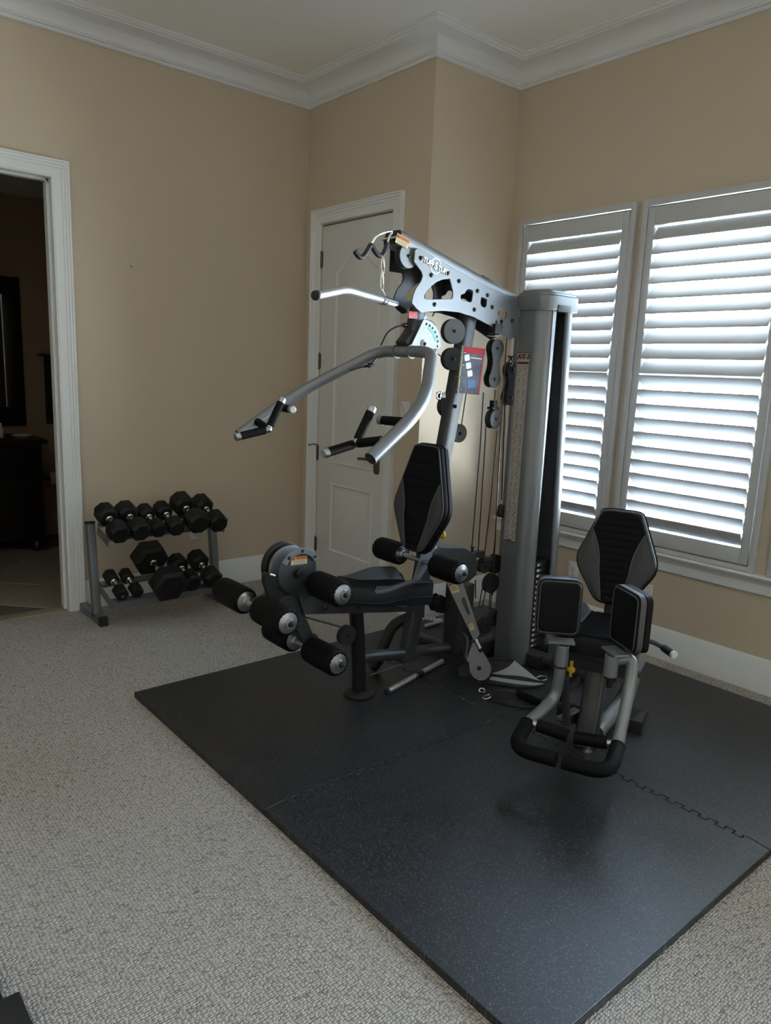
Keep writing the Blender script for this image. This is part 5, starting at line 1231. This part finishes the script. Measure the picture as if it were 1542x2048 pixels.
# rowing bar and clip lying behind the bench
cx_ = thing('tow_bar', 'small chrome bar with ring clip lying behind the seat post', 'cable bar', tuple(atZ(868, 1248, MZ)))
a = atZ(848, 1238, MZ + 0.06); b = atZ(884, 1228, MZ + 0.06); bm = new(); cyl(bm, V((a.x, a.y, MZ + 0.0135)), V((b.x, b.y, MZ + 0.0135)), 0.013, seg=14); obj('bar_tube', bm, 'brushed_steel', cx_)
c = atZ(862, 1243, MZ + 0.01); bm = new()
for k in range(5):
    an = k * 1.3; ctr = c + V((0.018 * math.cos(an), 0.018 * math.sin(an), 0.004 + 0.003 * k)); tl = k * 0.5
    tube(bm, [ctr + V((0.013 * math.cos(t_), 0.013 * math.sin(t_) * math.cos(tl), 0.008 + 0.008 * math.sin(t_) * math.sin(tl))) for t_ in [2 * math.pi * j / 14 for j in range(15)]], 0.0024, 6)
chn = obj('chain', bm, 'chrome', cx_); chn['kind'] = 'stuff'
c2 = atZ(876, 1240, MZ + 0.01); bm = new(); box(bm, c2 + V((0, 0, 0.0)), (0.06, 0.03, 0.004), Matrix(), 0.001); obj('bar_plate', bm, 'print_white', cx_)

# nylon stirrup handle clipped to the swing lever
sh_ = thing('stirrup_handle', 'black nylon stirrup handle with foam grip lying on the mat seam', 'cable handle', tuple(atZ(1020, 1395, MZ)))
def flat_strap(pts, w_, parent, name, m='strap_nylon', th=0.003):
    pts = [V(p) for p in pts]; bm = new(); n = len(pts); rings = []
    for i in range(n):
        t_ = (pts[min(i + 1, n - 1)] - pts[max(i - 1, 0)]).normalized(); s_ = t_.cross(V((0, 0, 1))); s_ = s_.normalized() if s_.length > 1e-4 else V((1, 0, 0)); nn = s_.cross(t_)
        rings.append([pts[i] + s_ * w_ / 2 + nn * th / 2, pts[i] - s_ * w_ / 2 + nn * th / 2, pts[i] - s_ * w_ / 2 - nn * th / 2, pts[i] + s_ * w_ / 2 - nn * th / 2])
    ring_faces(bm, rings); return obj(name, bm, m, parent)
fl2 = lambda px, py, z: atZ(px, py, MZ + z)
r0 = fl2(974, 1394, 0.012)
bm = new(); tube(bm, [fl2(964, 1381, 0.016) + V((0.018 * math.cos(t_), 0.011 * math.sin(t_) , 0.005 * math.sin(t_))) for t_ in [2 * math.pi * k / 18 for k in range(19)]], 0.0034, 8); obj('clip_ring', bm, 'chrome', sh_)
bm = new(); tube(bm, [fl2(974, 1394, 0.0075) + V((0.024 * math.cos(t_) , 0.014 * math.sin(t_), 0.003 * math.cos(t_))) for t_ in [2 * math.pi * k / 18 for k in range(19)]], 0.0034, 8); obj('clip_ring', bm, 'chrome', sh_)
flat_strap(fillet([fl2(976, 1392, 0.006), fl2(992, 1382, 0.03), fl2(1012, 1379, 0.034), fl2(1032, 1386, 0.02)], 0.05, 6), 0.028, sh_, 'strap')
flat_strap(fillet([fl2(978, 1398, 0.004), fl2(1000, 1403, 0.006), fl2(1040, 1414, 0.004), fl2(1078, 1413, 0.006)], 0.06, 6), 0.026, sh_, 'strap')
g0 = fl2(1034, 1384, 0.018); g1 = fl2(1078, 1406, 0.018); dg_ = (g1 - g0).normalized()
bm = new(); lathe(bm, g0, dg_, [(0, 0.010), (0.004, 0.0175), ((g1 - g0).length - 0.004, 0.0175), ((g1 - g0).length, 0.010)], 18); obj('foam_grip', bm, 'foam_black', sh_)

# ab harness: grey mesh fabric with black bindings
ha = thing('ab_harness', 'grey mesh and black ab harness lying at the foot of the weight tower', 'harness', tuple(atZ(1030, 1350, MZ)))
def patch(rows_, m, name, th=0.004):
    """cloth sheet from rows of points, given a thickness downwards"""
    bm = new(); top = [[bm.verts.new(p) for p in r] for r in rows_]; bot = [[bm.verts.new(V(p) - V((0, 0, th))) for p in r] for r in rows_]
    R_, C_ = len(rows_), len(rows_[0])
    for i in range(R_ - 1):
        for j in range(C_ - 1):
            bm.faces.new((top[i][j], top[i + 1][j], top[i + 1][j + 1], top[i][j + 1])); bm.faces.new((bot[i][j], bot[i][j + 1], bot[i + 1][j + 1], bot[i + 1][j]))
    for i in range(R_ - 1): bm.faces.new((top[i][0], bot[i][0], bot[i + 1][0], top[i + 1][0])); bm.faces.new((top[i][-1], top[i + 1][-1], bot[i + 1][-1], bot[i][-1]))
    for j in range(C_ - 1): bm.faces.new((top[0][j], top[0][j + 1], bot[0][j + 1], bot[0][j])); bm.faces.new((top[-1][j], bot[-1][j], bot[-1][j + 1], top[-1][j + 1]))
    return obj(name, bm, m, ha, 60)
def rowpts(pix, n=12):
    P = [fl2(*p) for p in pix]; P = fillet(P, 0.06, 4); out = []
    tot = [0]
    for i in range(1, len(P)): tot.append(tot[-1] + (P[i] - P[i - 1]).length)
    for k in range(n + 1):
        t_ = tot[-1] * k / n; i = max(j for j in range(len(tot)) if tot[j] <= t_ + 1e-9); i = min(i, len(P) - 2); f_ = (t_ - tot[i]) / max(tot[i + 1] - tot[i], 1e-9); out.append(P[i].lerp(P[i + 1], f_))
    return out
up_row = rowpts([(984, 1346, 0.028), (1003, 1341, 0.050), (1020, 1332, 0.078), (1029, 1321, 0.098)])
low_row = rowpts([(984, 1348, 0.024), (1010, 1350, 0.040), (1045, 1352, 0.048), (1080, 1362, 0.026)])
low2 = rowpts([(982, 1353, 0.018), (1010, 1357, 0.028), (1045, 1362, 0.026), (1087, 1367, 0.018)])
low3 = rowpts([(978, 1359, 0.012), (1010, 1365, 0.016), (1045, 1370, 0.012), (1076, 1371, 0.012)])
edge_ = rowpts([(975, 1364, 0.007), (1010, 1370, 0.007), (1050, 1376, 0.006), (1088, 1370, 0.010)])
def between(a_, b_, n=4): return [[p.lerp(q, k / n) for p, q in zip(a_, b_)] for k in range(n + 1)]
patch(between(up_row, low_row), 'harness_mesh', 'mesh_panel')
patch(between(low_row, low2, 3), 'strap_nylon', 'binding_band')
patch(between(low2, low3, 3), 'harness_mesh', 'mesh_panel')
patch(between(low3, edge_, 2), 'strap_nylon', 'binding_band')
bm = new(); tube(bm, edge_, 0.005, 8); obj('edge_binding', bm, 'strap_nylon', ha)
back_row = rowpts([(916, 1342, 0.020), (930, 1325, 0.050), (975, 1316, 0.085), (1028, 1320, 0.095)])
patch(between(back_row, [p + V((0, 0, -0.004)) for p in rowpts([(918, 1350, 0.010), (950, 1350, 0.014), (985, 1346, 0.028), (1022, 1334, 0.072)])], 4), 'strap_nylon', 'padded_inside')
bm = new(); tube(bm, back_row, 0.006, 8); obj('edge_binding', bm, 'strap_nylon', ha)
rc = fl2(1084, 1358, 0.02); bm = new(); tube(bm, [rc + V((0.030 * math.cos(t_) * 0.75, -0.030 * math.cos(t_) * 0.5, 0.012 * math.sin(t_))) + V((0, 0, 0.004)) for t_ in [2 * math.pi * k / 20 for k in range(21)]], 0.0032, 8); obj('steel_ring', bm, 'chrome', ha)

# ================================================================== DUMBBELL RACK
rk = thing('dumbbell_rack', 'grey two-tier steel dumbbell rack standing against the beige wall', 'dumbbell rack', (1.80, 4.25, 0))
RX0, RX1 = 1.412, 2.178
for x in (RX0, RX1):
    bm = new(); recttube(bm, [(x, 4.115, 0.026), (x, 4.455, 0.026)], 0.05, 0.045, (0, 0, 1), 0.006); lg = obj('floor_runner', bm, 'rack_grey', rk)
    bm = new(); recttube(bm, [(x, 4.108, 0.027), (x, 4.132, 0.027)], 0.054, 0.049, (0, 0, 1), 0.006); obj('foot_cap', bm, 'black_rubber', rk)
    bm = new(); recttube(bm, [(x, 4.225, 0.03), (x, 4.29, 0.575)], 0.05, 0.045, (0, 1, 0), 0.006); obj('upright', bm, 'rack_grey', rk)
    bm = new(); recttube(bm, [(x, 4.288, 0.571), (x, 4.290, 0.585)], 0.052, 0.047, (0, 1, 0), 0.006); obj('top_cap', bm, 'black_rubber', rk)
def tray(yf, zf, yb, zb, lip=0.045):
    u = V((0, yb - yf, zb - zf)); nrm_ = V((0, -(zb - zf), yb - yf)).normalized()
    for p, nm in ((V((0, yf, zf)), 'front'), (V((0, yb, zb)), 'rear')):
        bm = new(); M = frame(V(((RX0 + RX1) / 2, p.y, p.z)), (1, 0, 0), u)
        box(bm, (0, 0, 0), (RX1 - RX0 - 0.045, 0.045, 0.004), M); box(bm, (0, -0.0225 if nm == 'front' else 0.0225, -lip / 2), (RX1 - RX0 - 0.045, 0.004, lip), M); obj('shelf_rail', bm, 'rack_grey', rk)
    for x in (RX0 + 0.024, RX1 - 0.024):
        bm = new(); recttube(bm, [V((x, yf - 0.02, zf - 0.032)), V((x, yb + 0.03, zb - 0.032))], 0.05, 0.005, nrm_, 0.002); obj('shelf_bracket', bm, 'rack_grey', rk)
tray(4.085, 0.531, 4.205, 0.575, 0.016); tray(4.035, 0.166, 4.205, 0.226)
# hex dumbbells
def dumbbell(x, w_, ln, shelf, label, number=None, sides=8, rot=0.0, dx=0.0, lift=0.0):
    """w_ head width across corners, ln overall length, lies across the two rails of a shelf"""
    (yf, zf, yb, zb) = ((4.055, 0.524, 4.205, 0.579), (4.035, 0.174, 4.205, 0.234))[shelf]
    yc = (yf + yb) / 2; sl = (zb - zf) / (yb - yf); d = V((dx, 1, sl)).normalized(); up = V((0, -sl, 1)).normalized()
    R_ = w_ / 2; ap = R_ * math.cos(math.pi / sides)
    c = V((x, yc, (zf + zb) / 2)) + up * (ap + 0.001 + lift)
    root = thing('dumbbell', label, 'dumbbell', tuple(c - up * ap), 'black rubber dumbbells on the rack')
    a0 = (math.pi / 8 if sides == 8 else 0.0)
    hl = min(ln * 0.36, 0.115); hnd = ln - 2 * hl
    u = V((1, 0, 0)); v = d.cross(u).normalized() * -1; u = v.cross(d).normalized()
    for s_ in (-1, 1):
        rings = []
        for t_, k in ((0, 0.74), (0.018, 1.0), (hl - 0.018, 1.0), (hl, 0.80)):
            rings.append([c + d * s_ * (hnd / 2 + t_) + (u * math.cos(a0 + 2 * math.pi * j / sides) + v * math.sin(a0 + 2 * math.pi * j / sides)) * R_ * k for j in range(sides)])
        bm = new(); ring_faces(bm, rings); bmesh.ops.bevel(bm, geom=[e for e in bm.edges], offset=0.0022, segments=1, affect='EDGES'); obj('head', bm, 'dumbbell_rubber', root, 8)
    bm = new(); lathe(bm, c - d * hnd / 2, d, [(0, 0.0155), (hnd * 0.12, 0.0135), (hnd * 0.5, 0.0165), (hnd * 0.88, 0.0135), (hnd, 0.0155)], 18); obj('handle', bm, 'chrome', root)
    for s_ in (-1, 1): bm = new(); lathe(bm, c + d * s_ * (hnd / 2 - 0.008), d * s_, [(0, 0.017), (0.002, 0.0195), (0.010, 0.0195)], 18); obj('collar', bm, 'chrome', root)
    if number:
        M = frame(c - d * (hnd / 2 + hl + 0.0006), -u, v * 1.0); 
        M = frame(c - d * (hnd / 2 + hl + 0.0008), u, v)
        if M.to_3x3().col[2].dot(d) > 0: M = frame(c - d * (hnd / 2 + hl + 0.0008), -u, v)
        obj('number', text(number, R_ * 0.55, M @ Matrix.Rotation(math.pi * (1 if number == '10' else 0), 4, 'Z'), 0.0004, offset=0.0004), 'number_grey', root)
    return root
U = 'upper shelf'
for i, (x, w_, ln, rt, nm) in enumerate(((1.475, 0.122, 0.30, 0.0, 'leftmost'), (1.592, 0.124, 0.30, 0.39, 'second'), (1.706, 0.100, 0.27, 0.0, 'third'), (1.812, 0.106, 0.28, 0.2, 'fourth'), (1.938, 0.140, 0.32, 0.1, 'fifth'), (2.072, 0.126, 0.31, 0.3, 'rightmost'))):
    lab = {'leftmost': 'black rubber dumbbell at the left end of the upper shelf', 'second': 'black rubber dumbbell second from the left on the upper shelf', 'third': 'smallest black dumbbell on the upper shelf, third from the left', 'fourth': 'small black dumbbell fourth from the left on the upper shelf', 'fifth': 'largest black dumbbell on the upper shelf, standing highest', 'rightmost': 'black rubber dumbbell at the right end of the upper shelf'}[nm]
    dumbbell(x, w_, ln, 0, lab, rot=0.0 if i % 2 == 0 else math.pi / 8 * 0, lift=0.012 if nm == 'fifth' else 0)
dumbbell(1.484, 0.084, 0.24, 1, 'tiny black dumbbell numbered ten at the left end of the lower shelf', '10', 6)
dumbbell(1.574, 0.080, 0.23, 1, 'tiny black dumbbell second from the left on the lower shelf', None, 6)
dumbbell(1.735, 0.218, 0.40, 1, 'biggest black hex dumbbell, huge head hanging over the lower shelf', None, 6)
dumbbell(1.900, 0.118, 0.29, 1, 'black dumbbell just right of the biggest one, lower shelf')
dumbbell(2.035, 0.124, 0.30, 1, 'black rubber dumbbell at the right end of the lower shelf')

# ================================================================== small wall fittings
def wall_plate(c, n, w_, h_, label, kind, name):
    """c on the wall, n = outward normal"""
    n = V(n); u = V((0, 0, 1)).cross(n).normalized(); M = frame(c, u, (0, 0, 1))
    root = thing(name, label, 'outlet' if kind != 'switch' else 'light switch', tuple(V(c) - V((0, 0, h_ / 2))))
    bm = new(); loft(bm, round_poly([(-w_ / 2, -h_ / 2), (w_ / 2, -h_ / 2), (w_ / 2, h_ / 2), (-w_ / 2, h_ / 2)], 0.006, 3), M, [(0, 0), (0, 0.003), (0.003, 0.006), (0.01, 0.0065)]); obj('cover_plate', bm, 'outlet_white', root)
    if kind == 'outlet':
        for zz_ in (0.021, -0.021):
            bm = new(); loft(bm, round_poly([(-0.017, -0.014 + zz_), (0.017, -0.014 + zz_), (0.017, 0.014 + zz_), (-0.017, 0.014 + zz_)], 0.011, 4), M, [(0, 0.006), (0, 0.008), (0.001, 0.0085)]); obj('socket', bm, 'outlet_white', root)
            for x_, hh in ((-0.006, 0.009), (0.006, 0.008)): bm = new(); box(bm, (x_, zz_ + 0.004, 0.0086), (0.0022, hh, 0.0006), M); obj('slot', bm, 'outlet_dark', root)
            bm = new(); lathe(bm, M @ V((0, zz_ - 0.007, 0.0082)), n, [(0, 0.0028), (0.0008, 0.0028)], 10); obj('slot', bm, 'outlet_dark', root)
    elif kind == 'switch':
        bm = new(); box(bm, (0, 0, 0.007), (0.012, 0.026, 0.006), M, 0.001); box(bm, (0, 0.004, 0.012), (0.008, 0.010, 0.014), M, 0.002); obj('toggle', bm, 'outlet_white', root)
    else:
        bm = new(); lathe(bm, M @ V((0, 0, 0.006)), n, [(0, 0.007), (0.004, 0.007), (0.005, 0.0045), (0.014, 0.0045), (0.015, 0.003)], 12); obj('coax_socket', bm, 'brushed_steel', root)
    return root
c1 = atX(1147, 1143, XD); wall_plate(V((XD, c1.y, c1.z)), (-1, 0, 0), 0.076, 0.122, 'white electrical outlet on the window wall left of the thigh backrest', 'outlet', 'wall_outlet')
c2 = atX(1291, 1189, XD); wall_plate(V((XD, c2.y, c2.z)), (-1, 0, 0), 0.076, 0.122, 'white cable outlet on the window wall right of the thigh backrest', 'coax', 'cable_outlet')
c3 = atY(390, 1062, YA); wall_plate(V((c3.x, YA, c3.z)), (0, -1, 0), 0.076, 0.122, 'white electrical outlet on the back wall behind the dumbbells', 'outlet', 'wall_outlet')
c4 = atX(810, 824, XB); wall_plate(V((XB, c4.y, c4.z)), (-1, 0, 0), 0.076, 0.122, 'white light switch beside the closet door', 'switch', 'light_switch')
nl = atY(263, 533, YA); bm = new(); lathe(bm, (nl.x, YA + 0.004, nl.z), (0, -1, 0), [(0, 0.004), (0.012, 0.004), (0.014, 0.006), (0.018, 0.006)], 10); tube(bm, [(nl.x - 0.012, YA - 0.008, nl.z + 0.004), (nl.x, YA - 0.010, nl.z), (nl.x + 0.004, YA - 0.010, nl.z)], 0.003, 6)
o = obj('wall_nail', bm, 'brushed_steel'); place(o, (nl.x, YA, nl.z)); tag(o, 'small bare nail sticking out of the back wall', 'nail')

# ================================================================== bathroom things seen through the doorway
va = thing('bathroom_vanity', 'dark wood bathroom vanity on turned feet beyond the doorway', 'vanity', (0.9, 6.33, 0))
bm = new(); box2(bm, (0.15, 6.07, 0.10), (1.655, 6.60, 0.85), 0.005); obj('cabinet_body', bm, 'vanity_wood', va)
bm = new(); box2(bm, (0.11, 6.03, 0.85), (1.695, 6.60, 0.885), 0.008); obj('vanity_top', bm, 'vanity_wood', va)
for x in (0.22, 1.60):
    bm = new(); lathe(bm, (x, 6.12, 0.0), (0, 0, 1), [(0, 0.028), (0.02, 0.045), (0.05, 0.05), (0.08, 0.035), (0.105, 0.045)], 20); obj('foot', bm, 'vanity_wood', va)
for x0_, x1_ in ((0.22, 0.88), (0.93, 1.59)):
    for z0_, z1_ in ((0.16, 0.58), (0.62, 0.80)):
        bm = new(); box2(bm, (x0_, 6.052, z0_), (x1_, 6.072, z1_), 0.006); dr = obj('drawer_front', bm, 'vanity_wood', va)
        bm = new(); lathe(bm, ((x0_ + x1_) / 2, 6.054, (z0_ + z1_) / 2), (0, -1, 0), [(0, 0.006), (0.012, 0.006), (0.016, 0.014), (0.022, 0.012)], 12); obj('knob', bm, 'bronze_hinge', dr)
mr = thing('framed_mirror', 'black framed mirror hanging above the bathroom vanity', 'mirror', (0.95, 6.60, 0.95))
mx_a, mx_b, mz_a, mz_b = 0.25, 1.685, 0.950, 2.12
for a, b in (((mx_a, mz_a), (mx_b, mz_a + 0.15)), ((mx_a, mz_b - 0.135), (mx_b, mz_b)), ((mx_a, mz_a + 0.15), (mx_a + 0.135, mz_b - 0.135)), ((mx_b - 0.135, mz_a + 0.15), (mx_b, mz_b - 0.135))):
    bm = new(); box2(bm, (a[0], 6.575, a[1]), (b[0], 6.618, b[1]), 0.006); obj('frame_rail', bm, 'vanity_wood', mr)
bm = new(); box2(bm, (mx_a + 0.12, 6.598, mz_a + 0.13), (mx_b - 0.12, 6.606, mz_b - 0.12)); obj('mirror_glass', bm, 'mirror_glass', mr)
bo = thing('soap_bottle', 'small pale bottle standing on the vanity top', 'bottle', (1.405, 6.25, 0.885))
bm = new(); lathe(bm, (1.405, 6.25, 0.885), (0, 0, 1), [(0, 0.024), (0.004, 0.027), (0.07, 0.027), (0.085, 0.018)], 18); obj('bottle_body', bm, 'outlet_white', bo)
bm = new(); lathe(bm, (1.405, 6.25, 0.968), (0, 0, 1), [(0, 0.019), (0.03, 0.019), (0.034, 0.012)], 16); obj('bottle_cap', bm, 'print_white', bo)
bm = new(); lathe(bm, (1.55, 6.20, 0.885), (0, 0, 1), [(0, 0.035), (0.006, 0.05), (0.022, 0.07), (0.026, 0.07), (0.024, 0.062), (0.012, 0.045)], 22)
o = obj('soap_dish', bm, 'outlet_white'); place(o, (1.55, 6.20, 0.885)); tag(o, 'shallow pale dish beside the bottle on the vanity', 'dish')
tw = thing('hanging_towel', 'black towel hanging on the bathroom wall right of the mirror', 'towel', (1.98, 6.60, 0.95))
bm = new(); rows_ = []
for k in range(9):
    z = 0.96 + 0.56 * k / 8; rows_.append([V((1.845 + 0.30 * j / 12, 6.580 - 0.012 * math.sin(j * 1.1 + k * 0.1), z)) for j in range(13)])
top_ = [[bm.verts.new(p) for p in r] for r in rows_]; bt_ = [[bm.verts.new(p + V((0, 0.018, 0))) for p in r] for r in rows_]
for i in range(8):
    for j in range(12): bm.faces.new((top_[i][j], top_[i][j + 1], top_[i + 1][j + 1], top_[i + 1][j])); bm.faces.new((bt_[i][j], bt_[i + 1][j], bt_[i + 1][j + 1], bt_[i][j + 1]))
for i in range(8): bm.faces.new((top_[i][0], top_[i + 1][0], bt_[i + 1][0], bt_[i][0])); bm.faces.new((top_[i][-1], bt_[i][-1], bt_[i + 1][-1], top_[i + 1][-1]))
for j in range(12): bm.faces.new((top_[0][j], bt_[0][j], bt_[0][j + 1], top_[0][j + 1])); bm.faces.new((top_[8][j], top_[8][j + 1], bt_[8][j + 1], bt_[8][j]))
obj('towel_cloth', bm, 'towel_black', tw, 70)
bm = new(); cyl(bm, (1.80, 6.56, 1.525), (2.20, 6.56, 1.525), 0.008, seg=12); cyl(bm, (1.81, 6.56, 1.525), (1.81, 6.62, 1.525), 0.008, seg=10); cyl(bm, (2.19, 6.56, 1.525), (2.19, 6.62, 1.525), 0.008, seg=10); obj('towel_rail', bm, 'bronze_hinge', tw)
tpx = atY(112, 957, 6.50)
tp_ = thing('toilet_roll', 'white toilet paper roll on a holder past the vanity', 'toilet roll', (tpx.x, 6.55, tpx.z - 0.05))
bm = new(); cyl(bm, (tpx.x - 0.05, 6.52, tpx.z), (tpx.x + 0.06, 6.52, tpx.z), 0.055, seg=24); obj('paper_roll', bm, 'page_white', tp_)
bm = new(); cyl(bm, (tpx.x - 0.07, 6.52, tpx.z), (tpx.x + 0.08, 6.52, tpx.z), 0.012, seg=12); cyl(bm, (tpx.x - 0.06, 6.52, tpx.z), (tpx.x - 0.06, 6.62, tpx.z), 0.012, seg=10); obj('roll_holder', bm, 'bronze_hinge', tp_)
wb = atZ(122, 1088, 0.0); bm = new(); lathe(bm, (wb.x + 0.10, wb.y + 0.05, 0.0), (0, 0, 1), [(0, 0.08), (0.004, 0.085), (0.24, 0.115), (0.25, 0.118), (0.25, 0.11), (0.02, 0.08)], 24)
o = obj('waste_bin', bm, 'plastic_bin'); place(o, (wb.x + 0.10, wb.y + 0.05, 0)); tag(o, 'beige waste bin on the bathroom floor beside the vanity', 'waste bin')

# ================================================================== dark equipment foot at the lower left picture corner
ft = thing('equipment_stand', 'black metal stand leg with rubber foot at the lower left picture corner', 'stand', (0.30, 1.60, 0))
bm = new(); recttube(bm, [(0.262, 1.62, 0.024), (0.262, 1.85, 0.024)], 0.045, 0.10, (0, 0, 1), 0.005); obj('floor_runner', bm, 'black_paint', ft)
bm = new(); box2(bm, (0.20, 1.52, 0.0), (0.345, 1.655, 0.052), 0.006); obj('rubber_foot', bm, 'black_rubber', ft)
